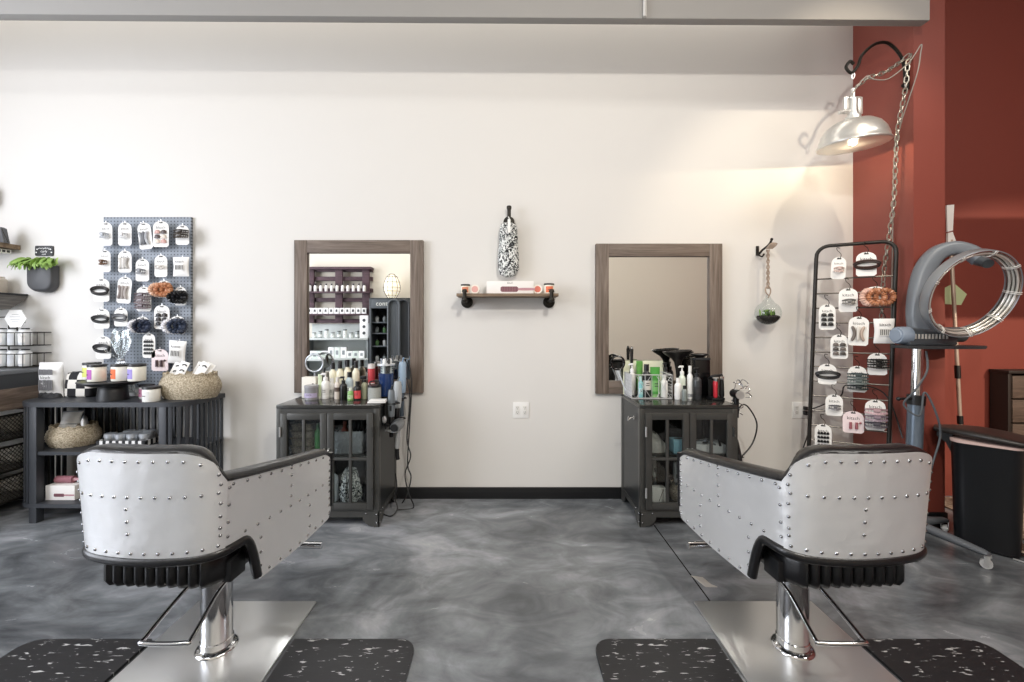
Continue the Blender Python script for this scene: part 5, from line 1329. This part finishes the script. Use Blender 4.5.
iron('curling_wand', 'dark curling wand nearest the front of the left holster', xs + .042, 2.965, .56, .885, ('141416', '6f767c', '2b2d30'), (0, 0), .017, GI)
bd = thing('blow_dryer', 'silver grey blow dryer hanging nozzle-first on the right side of the left cabinet', 'hair dryer', (xs + .085, 2.94, WZ(427, 2.9)))
MB().lathe([(0, -.005), (.028, -.005), (.030, 0), (.034, .03), (.040, .09), (.036, .14), (.02, .155), (0, .155)], seg=24).xf(TR(0, -.06, 0) @ RX(-pi / 2)).build('barrel', M('7b7f83', .3, .5), bd)
MB().lathe([(.014, -.012), (.024, -.012), (.026, .0), (.014, .0)], seg=22).xf(TR(0, -.062, 0) @ RX(-pi / 2)).build('nozzle', BLK, bd)
MB().tube([(0, .04, -.02), (.0, .035, -.06), (-.004, .03, -.15), (-.004, .03, -.165)], [.02, .019, .017, .013], 14).build('handle', M('b9bcbe', .3, .4), bd)
MB().tube(cr([(-.004, .03, -.165), (-.004, .03, -.21), (.0, .035, -.24)], 4), .014, 10).build('cord_sleeve', BLK, bd)
MB().box((-.045, .0, -.03), (.06, .05, .006), 0, .002).tube([(-.066, -.02, -.03), (-.03, -.04, -.034), (.01, -.045, -.034)], .004, 6).build('hook_bracket', STEEL, bd)
z_f = .006
for pts, lb in (([(xs + .064, 2.99, .30), (xs + .07, 3.0, .20), (xs + .05, 3.02, .12), (xs + .075, 3.0, .05), (xs + .03, 2.98, z_f), (xs - .08, 3.06, z_f)], 'grey cord trailing from the blow dryer to the floor beside the left cabinet'),
                ([(xs + .11, 3.18, 1.07), (xs + .13, 3.2, .9), (xs + .115, 3.2, .6), (xs + .10, 3.2, .3), (xs + .125, 3.2, .2), (xs + .10, 3.19, .08), (xs + .06, 3.2, z_f)], 'thin black cord hanging from the pale blue straightener to the floor'),
                ([(xs + .115, 3.10, .95), (xs + .135, 3.12, .8), (xs + .11, 3.14, .5), (xs + .14, 3.12, .38), (xs + .10, 3.12, .25), (xs + .13, 3.1, .12), (xs + .16, 3.12, z_f), (xs + .05, 3.08, z_f + .002)], 'tangled black cord below the curling irons, right of the left cabinet')):
    tag(MB().tube(cr(pts, 10), .0048, 7).build('appliance_cord', M('2a2b2d', .5)), lb, 'cord', 'tool cords beside the left cabinet')

# inside the left cabinet
zs1, zs2 = .4605, .1195
for k in range(4):
    t = thing('stacked_basket', 'rattan tray inside the left cabinet, %s of its stack' % ['lowest', 'second up', 'third up', 'topmost'][k], 'basket', (-1.385, 2.985, zs1 + .052 * k), 'rattan trays in the left cabinet')
    MB().loft([rr_ring(.07, .075, 0, .03), rr_ring(.08, .09, .048, .035), rr_ring(.082, .095, .0505, .035), rr_ring(.076, .085, .051, .035), rr_ring(.065, .07, .008, .03)]).build('woven_tray', WICKER2, t)
bottle('product_bottle', 'green bottle beside the rattan trays inside the left cabinet', 318.5, 2.95, .20, .026, 'cap', '4e8d52', '3c6c40', None, None, z=zs1)
bx_ = thing('foil_bin', 'silver crinkled foil bin behind the right door of the left cabinet', 'bin', (WX(347, 2.97), 3.0, zs1))
MB().loft([rr_ring(.13, .09, 0, .02, 4), rr_ring(.135, .095, .07, .02, 4), rr_ring(.138, .098, .15, .02, 4), rr_ring(.13, .09, .15, .02, 4), rr_ring(.125, .085, .01, .02, 4)]).build('foil_body', M('b4b7ba', .3, .8, bump=1.0, bscale=45), bx_)
bottle('product_bottle', 'white bottle leaning in the foil bin inside the left cabinet', 339, 2.98, .15, .028, 'cap', 'e2e0dc', '2a2a2c', None, None, z=zs1 + .012, x=WX(337, 3.0))
bottle('product_bottle', 'rust red bottle in the foil bin inside the left cabinet', 344, 3.0, .19, .024, 'cap', '9a4b3a', '7b3b2e', None, None, z=zs1 + .012, x=WX(346, 3.02))
for k in range(3):
    t = thing('hair_brush', 'black hairbrush fanned out of the foil bin inside the left cabinet, %s' % ['leftmost', 'middle', 'rightmost'][k], 'hairbrush', (WX(353, 3.0) + .022 * k, 3.02 + .01 * k, zs1 + .014), 'brushes in the foil bin')
    MB().tube([(0, 0, 0), (0, 0, .1), (.01, 0, .13), (.03, 0, .24)], [.008, .008, .017, .012], 10, flat=.6).xf(RZ(pi / 2)).build('brush_body', BLK, t)
bottle('refill_bottle', 'white refill bottle with a black cap low in the left cabinet', 332, 2.97, .235, .042, 'cap', 'c3cbd2', '1b1b1d', None, None, z=zs2)
t = thing('patterned_towel', 'black and white patterned cloth bundle low in the left cabinet', 'towel', (WX(350, 2.96), 2.975, zs2))
MB().lathe([(0, 0), (.06, 0), (.074, .03), (.07, .09), (.05, .16), (.03, .21), (0, .22)], seg=26, sy=.7, fn=lambda p, i, k: p + Vector((.012 * sin(k * 1.7 + i), .01 * cos(k * 2.3), .012 * sin(k * 1.1 + i) * (i > 1)))).build('cloth', FLORAL, t)
t = thing('spare_cord', 'black coiled cord tucked against the right side low in the left cabinet', 'cord', (WX(371, 2.95), 2.98, zs2))
MB().tube([(.03 * cos(a), .05 * sin(a), .02 + .02 * a) for a in [k * .45 for k in range(34)]], .0055, 6).build('cable', BLK, t)

# ------------------------------------------------------------------ right station top
B2 = 'hair products on the right station'
wb_ = thing('wire_basket', 'white wire basket of bottles at the left end of the right station', 'basket', (0, 0, ZT))
X0b, X1b, Y0b, Y1b, Hb = .893, 1.18, 3.055, 3.245, .17
m = MB()
for z in (.004, Hb): m.tube([(X0b, Y0b, z), (X1b, Y0b, z), (X1b, Y1b, z), (X0b, Y1b, z)], .0035, 6, 0, True)
for k in range(7):
    x = X0b + (X1b - X0b) * k / 6; m.tube([(x, Y0b, Hb), (x, Y0b, .004), (x, Y1b, .004), (x, Y1b, Hb)], .002, 5)
for k in range(8): z = .004 + (Hb - .004) * k / 7; m.cyl((X0b, Y0b, z), (X0b, Y1b, z), .0022, seg=5).cyl((X1b, Y0b, z), (X1b, Y1b, z), .0022, seg=5)
for k in range(6): y = Y0b + (Y1b - Y0b) * k / 5; m.cyl((X0b, y, 0.004), (X0b, y, Hb), .0022, seg=5)
for q in range(2):
    xa_ = X0b + (X1b - X0b) * (.12 + .5 * q); m.tube([(xa_, Y0b, .01), (xa_ + .10, Y0b, Hb - .01)], .002, 5).tube([(xa_ + .10, Y0b, .01), (xa_, Y0b, Hb - .01)], .002, 5)
m.build('wire_frame', M('d8d9da', .35, .3), wb_)
MB().bb((X0b + .002, Y0b + .004, .012), (X0b + .004, Y1b - .004, Hb - .006)).build('side_liner', M('e6e7e8', .5), wb_)
ZB = ZT + .0075
bottle('pump_bottle', 'white pump bottle at the left end of the white wire basket', 632, 3.19, .235, .026, 'pump', 'efefee', 'f4f4f4', None, B2, z=ZB)
bottle('product_tube', 'pale-topped green tube standing at the back of the white wire basket', 639.5, 3.21, .25, .022, 'tube', '5f9a4b', 'e7ebdd', None, B2, 'tube', z=ZB)
bottle('product_bottle', 'slim turquoise bottle at the front of the white wire basket', 640.5, 3.08, .15, .018, 'cap', '8fd0d4', 'c9e6e6', 'b4dfe1', B2, z=ZB)
bottle('product_bottle', 'black and white banded bottle with a dark nozzle in the white wire basket', 646.5, 3.1, .235, .031, 'cap', '27282a', '1c1c1e', 'd9d6d0', B2, z=ZB, bandh=(.35, .8))
bottle('product_tube', 'large green tube at the front of the white wire basket', 655, 3.1, .215, .032, 'tube', '4c9a44', '8fc07f', '79b46c', B2, 'tube', z=ZB)
bottle('product_bottle', 'white bottle in the right half of the white wire basket', 664, 3.09, .16, .026, 'cap', 'ececea', 'f2f2f0', None, B2, z=ZB)
bottle('product_bottle', 'squat black bottle at the right end of the white wire basket', 669, 3.15, .17, .026, 'cap', '232326', '3a3a3d', 'a9a9ab', B2, z=ZB)
bottle('pump_bottle', 'dark grey pump bottle behind the white bottles in the wire basket', 666, 3.215, .24, .024, 'pump', '4b4d50', '1b1b1d', None, B2, z=ZB)
t = thing('large_carton', 'large pale cream carton standing behind the white wire basket', 'box', (WX(643, 3.25), 3.2505, ZT)); MB().box((0, 0, .128), (.30, .010, .256), bev=.002).build('carton', M('e6ead0', .6), t)
t = thing('paddle_brush', 'black paddle brush standing handle up behind the cream carton', 'hairbrush', (WX(633, 3.2) + .0, 3.2345, ZB))
MB().tube([(0, 0, 0), (0, 0, .02), (0, 0, .13), (0, 0, .17), (0, 0, .20), (0, 0, .33), (0, 0, .355)], [.014, .028, .028, .014, .009, .014, .006], 14, flat=.3).xf(RZ(pi / 2)).build('brush_body', BLK, t)
MB().box((0, -.0, .345), (.006, .012, .012)).build('hang_hole', WHT, t)
hm = thing('round_mirror', 'small round black mirror on a clear stand at the far left of the right station', 'mirror', (.905, 3.21, ZT))
zc_ = WZ(363, 3.2) - ZT; ox = WX(618, 3.2) - .905
MB().tube([(ox + .05 * cos(2 * pi * k / 32), 0, zc_ + .05 * sin(2 * pi * k / 32)) for k in range(32)], .0075, 8, 0, True).build('mirror_rim', BLKG, hm)
MB().lathe([(0, 0), (.048, 0), (.048, .006), (0, .006)], seg=28).xf(TR(ox, .003, zc_) @ RX(pi / 2)).build('mirror_disc', MIRROR, hm)
MB().tube([(0, 0, .004), (ox * .3, 0, .06), (ox, 0, zc_ - .055)], .006, 8).box((0, 0, .003), (.04, .03, .006), 0, .002).build('stand', M('cdd2d5', .2), hm)
bottle('product_bottle', 'white bottle standing just right of the white wire basket', 678, 3.04, .15, .024, 'cap', 'efefed', 'f2f2f0', None, B2)
bottle('pump_bottle', 'pale mint pump bottle behind the white bottle on the right station', 682, 3.09, .235, .025, 'pump', 'd9e2d6', 'eef0ec', None, B2)
bottle('product_bottle', 'small smoky grey bottle with a black cap on the right station', 684.5, 2.98, .105, .019, 'cap', '7d8583', '1a1a1c', None, B2)
bottle('product_bottle', 'tall slim white bottle left of the smoky bottle on the right station', 690, 3.06, .235, .02, 'cap', 'ecedeb', 'e8e9e7', '9fa2a4', B2, bandh=(.1, .25))
bottle('pump_bottle', 'tall smoky dark pump bottle in front of the black tin on the right station', 697, 3.03, .225, .029, 'pump', '3a3d40', '121214', '2a2c2f', B2)
t = thing('tall_black_tin', 'tall glossy black square tin at the right of the bottles on the right station', 'tin', (WX(700.5, 3.15), 3.155, ZT), None, .0)
MB().box((0, 0, .135), (.108, .085, .27), bev=.006).build('tin_body', BLKG, t); MB().box((0, 0, .278), (.112, .089, .016), bev=.004).build('lid', M('3b3d40', .25, .4), t)
for px, Y, r, z1, hn, lb in ((677, 3.225, .11, WZ(352, 3.22) - ZT, .03, 'wide black bowl-shaped diffuser on a neck, behind the bottles on the right station'),):
    t = thing('diffuser', lb, 'diffuser', (WX(px, Y) - .0, Y - .06, ZT))
    MB().lathe([(0, 0), (.05, 0), (.05, .01), (.022, .02), (.02, z1 - .13), (.028, z1 - .07), (.045, z1 - .042), (.092, z1 - .008), (r, z1 + .01), (r - .008, z1 + .015), (.085, z1 + .0), (0, z1 - .01)], seg=36, sy=.62).xf(RY(radians(-4))).build('bowl', M('151312', .3, noise=.3, nscale=30), t)
    m = MB()
    for k in range(16): m.sphere((.085 * cos(k * .393), .05 * sin(k * .393), z1 + .004), .010, 8)
    m.xf(RY(radians(-4))).build('finger_prongs', M('241f1c', .35), t)
t = thing('diffuser', 'smaller dark bowl diffuser lying on top of the tall black tin', 'diffuser', (WX(700, 3.15), 3.155, ZT + .2865))
MB().lathe([(0, 0), (.03, 0), (.04, .008), (.068, .022), (.064, .028), (.04, .016), (0, .012)], seg=28, sy=.65).build('bowl', M('1b1817', .3), t)

# clipper stand at the right end
cs_ = thing('clipper_stand', 'black clipper stand at the right end of the right station', 'stand', (1.475, 3.03, ZT))
MB().box((0, 0, .01), (.09, .10, .02), 0, .006).box((.0, .035, .08), (.07, .012, .14), 0, .004).tube(cr([(-.025, .03, .145), (-.02, .0, .165), (.03, -.0, .17), (.055, .02, .165), (.05, .035, .08)], 5), .009, 8).build('stand_body', BLK, cs_)
t = thing('hair_clipper', 'red and black hair clipper standing on the right station clipper stand', 'clipper', (1.455, 2.988, ZT + .0205))
MB().tube([(0, 0, 0), (0, 0, .012), (0, 0, .06), (0, 0, .10), (0, 0, .115)], [.012, .018, .017, .02, .016], 12, flat=.75).build('clipper_body', M('c2303c', .3), t)
MB().tube([(0, 0, .113), (0, 0, .135)], [.017, .019], 10, flat=.5).box((0, 0, .138), (.04, .012, .008), 0).build('blade', STEEL, t)
t = thing('hair_clipper', 'black trimmer with silver blade behind the red clipper on the right station', 'clipper', (1.505, 3.0, ZT + .0205))
MB().tube([(0, 0, 0), (0, 0, .012), (0, 0, .09), (0, 0, .125)], [.012, .017, .015, .013], 12).build('clipper_body', BLK, t)
MB().box((0, 0, .135), (.03, .012, .022), 0, .003).build('blade', CHROME, t)
th = thing('dryer_holder', 'silver wire spiral dryer holder on the right side of the right cabinet', 'holder', (1.5305, 2.93, 0))
MB().bb((0, -.03, .70), (.006, .03, .80), bev=.002).build('wall_plate', STEEL, th)
MB().tube([(.045 + (.036 + .0) * cos(a), .036 * sin(a), .72 + .0105 * a) for a in [k * .35 for k in range(60)]], .0032, 6).tube(cr([(.006, 0, .76), (.04, 0, .95), (.075, 0, .93), (.09, .01, .90)], 4), .0035, 6).build('spiral', CHROME, th)
for k in range(3): MB().tube(cr([(.07 + .01 * k, .02 - .03 * k, .93 - .03 * k), (.10, .03 - .03 * k, .955 - .04 * k), (.12, .0 - .02 * k, .93 - .04 * k), (.09, -.02, .90 - .03 * k)], 5), .003, 6).build('wire_loop', CHROME, th)
nz = thing('blow_dryer', 'black blow dryer with its round nozzle facing out at the right station clippers', 'hair dryer', (1.555, 2.885, ZT + .06))
MB().lathe([(.012, -.03), (.026, -.03), (.030, -.01), (.030, .05), (.02, .07), (0, .07)], seg=22).xf(TR(0, -.0, 0) @ RX(-pi / 2)).build('barrel', BLK, nz)
MB().lathe([(.018, 0), (.028, 0), (.028, .006), (.018, .006)], seg=22).xf(TR(0, -.032, 0) @ RX(-pi / 2)).build('nozzle_ring', STEEL, nz)
MB().tube([(0, .02, -.02), (0, .02, -.06), (.004, .022, -.16)], [.018, .017, .014], 12).build('handle', BLK, nz)
for pts, lb in (([(1.56, 2.91, .70), (1.60, 2.93, .78), (1.66, 2.95, .77), (1.72, 2.95, .66), (1.70, 2.95, .54), (1.63, 2.93, .46), (1.57, 2.92, .43), (1.555, 2.93, .5)], 'black cord looping out from the right side of the right cabinet'),
                ([(1.555, 2.97, .68), (1.57, 3.0, .5), (1.60, 3.03, .3), (1.58, 3.05, .12), (1.62, 3.1, .006), (1.75, 3.15, .006)], 'black cord dropping to the floor between the right cabinet and the wire rack')):
    tag(MB().tube(cr(pts, 10), .005, 7).build('appliance_cord', M('1b1b1c', .5)), lb, 'cord')
iron('flat_iron', 'black flat iron hanging on the right side of the right cabinet', 1.60, 2.9, .26, .56, ('1a1a1c', '141416', '3a3a3c'), (-.2, 0), .015)
iron('curling_iron', 'silver curling iron hanging beside the black flat iron, right of the right cabinet', 1.635, 2.96, .26, .55, ('c4c7c9', '2a2b2e', '8a8d90'), (-.2, 0), .014)
m = MB().bb((1.5305, 2.90, .40), (1.537, 3.02, .46), bev=.002)
for y in (2.92, 2.98): m.tube([(1.537, y - .025, .44), (1.60, y - .025, .44), (1.60, y + .025, .44), (1.537, y + .025, .44)], .004, 6)
tag(m.build('iron_rack', BLK), 'small black bracket holding the hanging irons on the right cabinet side', 'bracket')

# inside the right cabinet
t = thing('folded_cloth', 'crumpled grey towel on the upper shelf behind the left door of the right cabinet', 'towel', (WX(653, 2.98), 3.0, zs1))
MB().lathe([(0, 0), (.10, 0), (.10, .03), (.07, .07), (.03, .11), (0, .12)], seg=18, sy=.8, fn=lambda p, i, k: p + Vector((.015 * sin(k * 2 + i), 0, .016 * sin(k * 1.4 + i * 2) * (i > 1)))).build('cloth', M('a8a5a0', .9, bump=.3), t)
t = thing('blue_box', 'pale blue tissue box on the upper shelf of the right cabinet', 'box', (WX(679, 2.95), 2.955, zs1)); MB().box((0, 0, .045), (.10, .09, .09), bev=.003).build('box_body', M('8fbccb', .5), t); MB().box((0, 0, .0905), (.06, .02, .002)).build('slot', INK, t)
t = thing('clip_tray', 'white tray of hair clips behind the right door of the right cabinet', 'tray', (WX(707, 2.97), 2.975, zs1)); MB().box((0, 0, .03), (.20, .13, .06), bev=.004).build('tray_body', M('c9c9c9', .5), t)
for k in range(9):
    c = thing('sectioning_clip', '%s sectioning clip piled in the white tray of the right cabinet, %s' % (['silver', 'black', 'grey'][k % 3], ['leftmost in front', 'front left', 'front middle', 'front right', 'rightmost in front', 'back left', 'back middle', 'back right', 'rightmost at the back'][k]), 'hair clip', (WX(707, 2.97) - .07 + .035 * (k % 5), 2.94 + .05 * (k // 5), zs1 + .068), 'clips in the white tray', .4 + k)
    MB().box((0, 0, 0), (.09, .016, .012), bev=.004, rot=RY(.25 * sin(k * 2))).build('clip_body', M(['b9bcbf', '19191b', '6a6d70'][k % 3], .3, .4), c)
t = basket('low_basket', 'small wicker basket of tools at the bottom of the right cabinet', (WX(683, 2.98), 2.99, zs2), .085, .08, .10, None, WICKER2)
for k in range(3):
    iron('flat_iron', 'hot tool standing in the small wicker basket, %s' % ['grey one at left', 'white one leaning right', 'black one at the back'][k], WX(683, 2.98) - .035 + .035 * k, 2.99 + .02 * (k == 2), zs2 + .014, zs2 + .26, [('55575a', '8c8f92', '333333'), ('77797c', 'd8d8d6', '555555'), ('222222', '1c1c1e', '444444')][k], (.06 * (k - 1), 0), .013, 'tools in the small wicker basket')
t = thing('white_carton', 'small white carton at the bottom left of the right cabinet', 'box', (WX(658, 2.95), 2.96, zs2)); MB().box((0, 0, .05), (.09, .06, .10), bev=.002).build('carton', M('e4e2de', .6), t)
MB().tube([(.0, -.0305, .01), (.03, -.0305, .09)], .002, 5).build('printed_line', INK, t)
t = iron('curling_wand', 'white handled wand leaning in the bottom left corner of the right cabinet', WX(657, 3.08), 3.11, zs2, zs2 + .27, ('9a9da0', 'd5d5d3', '777777'), (-.06, 0), .012)

# ================================================================== the wall behind the camera, seen in the left mirror
YR = -1.8
def RXp(px, Y): return (px - CX) / F * (2 * YF + .04 - Y)
def RZp(py, Y): return EYE - (py - CY) / F * (2 * YF + .04 - Y)
ya_ = -1.72; x0, x1, z0, z1 = RXp(308, ya_), RXp(372, ya_), RZp(323, ya_), RZp(270, ya_)
pl = thing('pallet_shelf', 'purple brown pallet wall shelf reflected in the left mirror', 'shelf', (0, YR, 0))
ww = (x1 - x0)
for x in (x0 + .07, (x0 + x1) / 2, x1 - .10): MB().bb((x - .07, .10, z0), (x + .07, .15, z1), bev=.006).build('upright', PALLET, pl)
for u in (.0, .18, .40, .58, .80, .97): MB().bb((x0, .003, z0 + (z1 - z0) * u - .0), (x1, .10, z0 + (z1 - z0) * u + .075), bev=.004).build('plank', PALLET, pl)
MB().bb((x0 - .01, .003, z1), (x1 + .01, .19, z1 + .05), bev=.006).build('top_board', PALLET, pl)
lv = [RZp(292, ya_), RZp(314, ya_)]
for z in lv: MB().bb((x0, .1505, z - .03), (x1, .25, z), bev=.003).build('ledge', PALLET, pl)
for j, z in enumerate(lv):
    n = 11
    for k in range(n):
        X = x0 + .09 + (ww - .2) * k / (n - 1)
        where = 'counting from the window side, number %s' % ['one', 'two', 'three', 'four', 'five', 'six', 'seven', 'eight', 'nine', 'ten', 'eleven'][k]
        if j == 0: bottle('retail_bottle', 'small white bottle with a black cap on the pallet shelf upper ledge, %s' % where.split(', ')[1], 0, YR + .2, .15, .028, 'cap', 'e4e2df', '17171a', '2a2a2c' if k % 2 else None, 'bottles on the pallet shelf', x=X, z=z + .0005)
        else:
            t = thing('retail_box', 'small white carton on the pallet shelf lower ledge, %s' % where.split(', ')[1], 'box', (X, YR + .2, z + .0005), 'cartons on the pallet shelf', .05 * sin(k * 3)); MB().box((0, 0, .055), (.085, .06, .11), bev=.002).build('carton', M('eeedeb', .55), t); MB().box((0, .0305, .06), (.04, .001, .05)).build('print', INK, t)
yb_ = -1.45; sx0, sx1 = RXp(304, yb_), RXp(369, yb_); zA, zB = RZp(338, yb_), RZp(358, yb_)
su = thing('retail_shelving', 'pale grey retail shelving unit reflected low in the left mirror', 'shelving', (0, YR, 0))
ztop_ = z0 - .02
MB().bb((sx0, .003, .0), (sx1, .02, ztop_)).build('back_panel', M('c6cbc8', .6), su)
for x in (sx0, sx1 - .03): MB().bb((x, .003, 0), (x + .03, .40, zA), bev=.003).build('side_panel', M('7d8385', .5), su)
for z in (zA, zB, zB - .42): MB().bb((sx0, .02, z - .035), (sx1, .42, z), bev=.004).build('shelf_board', M('b9bebb', .5), su)
for k in range(9):
    t = thing('shelf_carton', 'white carton on the retail shelving lower board, %s from the pallet end' % ['first', 'second', 'third', 'fourth', 'fifth', 'sixth', 'seventh', 'eighth', 'ninth'][k], 'box', (sx0 + .16 + (sx1 - sx0 - .3) * k / 8, YR + .30, zB + .0005), 'cartons on the retail shelving', .1 * sin(k * 5))
    h_ = .13 + .07 * (k in (3, 4, 5)); MB().box((0, 0, h_ / 2), (.11, .09, h_), bev=.006).build('carton', M(['eceeec', 'd8e2da', 'f2f2f0'][k % 3], .5), t); MB().box((0, .0455, h_ * .5), (.05, .001, h_ * .4)).build('print', M('8c9294', .6), t)
for k in range(8):
    bottle('retail_jar', 'glass and silver jar on the retail shelving upper board, %s from the pallet end' % ['first', 'second', 'third', 'fourth', 'fifth', 'sixth', 'seventh', 'eighth'][k], 0, YR + .26, .10 + .03 * (k % 3), .035, 'can', ['c8cfcd', '9aa19f', 'dfe4e2'][k % 3], '5a5f60', 'eef0ee', 'jars on the retail shelving', 'jar', x=sx0 + .15 + (sx1 - sx0 - .4) * k / 7, z=zA + .0005, rz=pi)
t = thing('display_card', 'tall white display card with dark pictures at the end of the retail shelving', 'card', (sx1 - .1, YR + .33, zA + .0005))
MB().box((0, 0, .21), (.16, .01, .42), bev=.002).build('card', WHT, t)
m = MB()
for k in range(3): m.sphere((0, .006, .09 + .12 * k), .03, 12, sy=.1)
m.build('pictures', M('3a3d40', .6), t)
# dark display tower with arched fronts
yc_ = -1.35; gx0, gx1 = RXp(369, yc_), RXp(412, yc_); gz = RZp(299, yc_)
gd = thing('display_tower', 'charcoal display tower with arched openings reflected at the right of the left mirror', 'display stand', (0, YR, 0))
GD = M('4b5054', .5); GD2 = M('26292c', .5)
MB().bb((gx0, .003, 0), (gx1, .03, gz), bev=.003).build('back_panel', GD2, gd)
for x in (gx0, gx1 - .035): MB().bb((x, .03, 0), (x + .035, .44, gz), bev=.003).build('side_panel', GD, gd)
MB().bb((gx0 + .035, .40, gz - .17), (gx1 - .035, .44, gz), bev=.003).build('header_board', GD, gd)
MB().bb((gx0 - .005, .003, gz), (gx1 + .005, .445, gz + .02), bev=.003).build('top', GD2, gd)
lvls = [RZp(q, yc_) for q in (322, 333, 346, 362)]
for z in lvls: MB().bb((gx0 + .035, .03, z - .02), (gx1 - .035, .40, z), bev=.002).build('shelf_board', GD, gd)
tx_ = text('contour', .12).xf(TR((gx0 * .6 + gx1 * .4), .4415, gz - .085))
tx_.build('header_lettering', M('d9d9d0', .5), gd)
def arch(cx_, w, zb, zt, y):
    m = MB(); r = w / 2; n = 14; o = [(cx_ - r, zb)] + [(cx_ - r * cos(pi * k / n), zt - r + r * sin(pi * k / n)) for k in range(n + 1)] + [(cx_ + r, zb)]
    m.tube([(x, y, z) for x, z in o], .022, 8); m.prism(o, 1, y - .03, y - .015); return m
gw = gx1 - gx0
arch(gx0 + gw * .60, gw * .26, .05, gz - .02, .52).build('arched_panel', GD, gd)
arch(gx0 + gw * .82, gw * .26, .05, gz - .02, .50).build('arched_panel', GD2, gd)
for j, z in enumerate(lvls):
    for k in range(3):
        bottle('tower_bottle', '%s bottle on the display tower, %s shelf, %s' % (['white', 'silver', 'green'][(j + k) % 3], ['top', 'second', 'third', 'lowest'][j], ['at the outer side', 'in the middle', 'by the arch'][k]), 0, YR + .28, .13, .034, 'cap', ['d9dcdc', '8f9698', '5f8a58'][(j + k) % 3], '2a2b2d', None, 'bottles on the display tower', x=gx0 + .10 + .14 * k, z=z + .0005)
el = thing('wire_egg_lamp', 'glowing egg-shaped wire table lamp on top of the display tower', 'lamp', (RXp(392.5, -1.6), YR + .25, gz + .0255))
he = .46
ep = [(.0, 0), (.07, .0), (.11, .05), (.15, .13), (.16, .2), (.145, .3), (.10, .4), (.04, .455), (0, .46)]
MB().lathe([(r_ * .93, z_ * .97 + .006) for r_, z_ in ep], seg=28).build('glass_shade', M('fff4dc', .5, emit=.7), el)
m = MB()
for k in range(10): m.tube([(r_ * cos(k * pi / 5), r_ * sin(k * pi / 5), z_) for r_, z_ in ep[1:]], .004, 5)
for r_, z_ in ep[1:7]: m.tube([(r_ * cos(q * pi / 12), r_ * sin(q * pi / 12), z_) for q in range(24)], .004, 5, 0, True)
m.build('wire_cage', IRON, el)
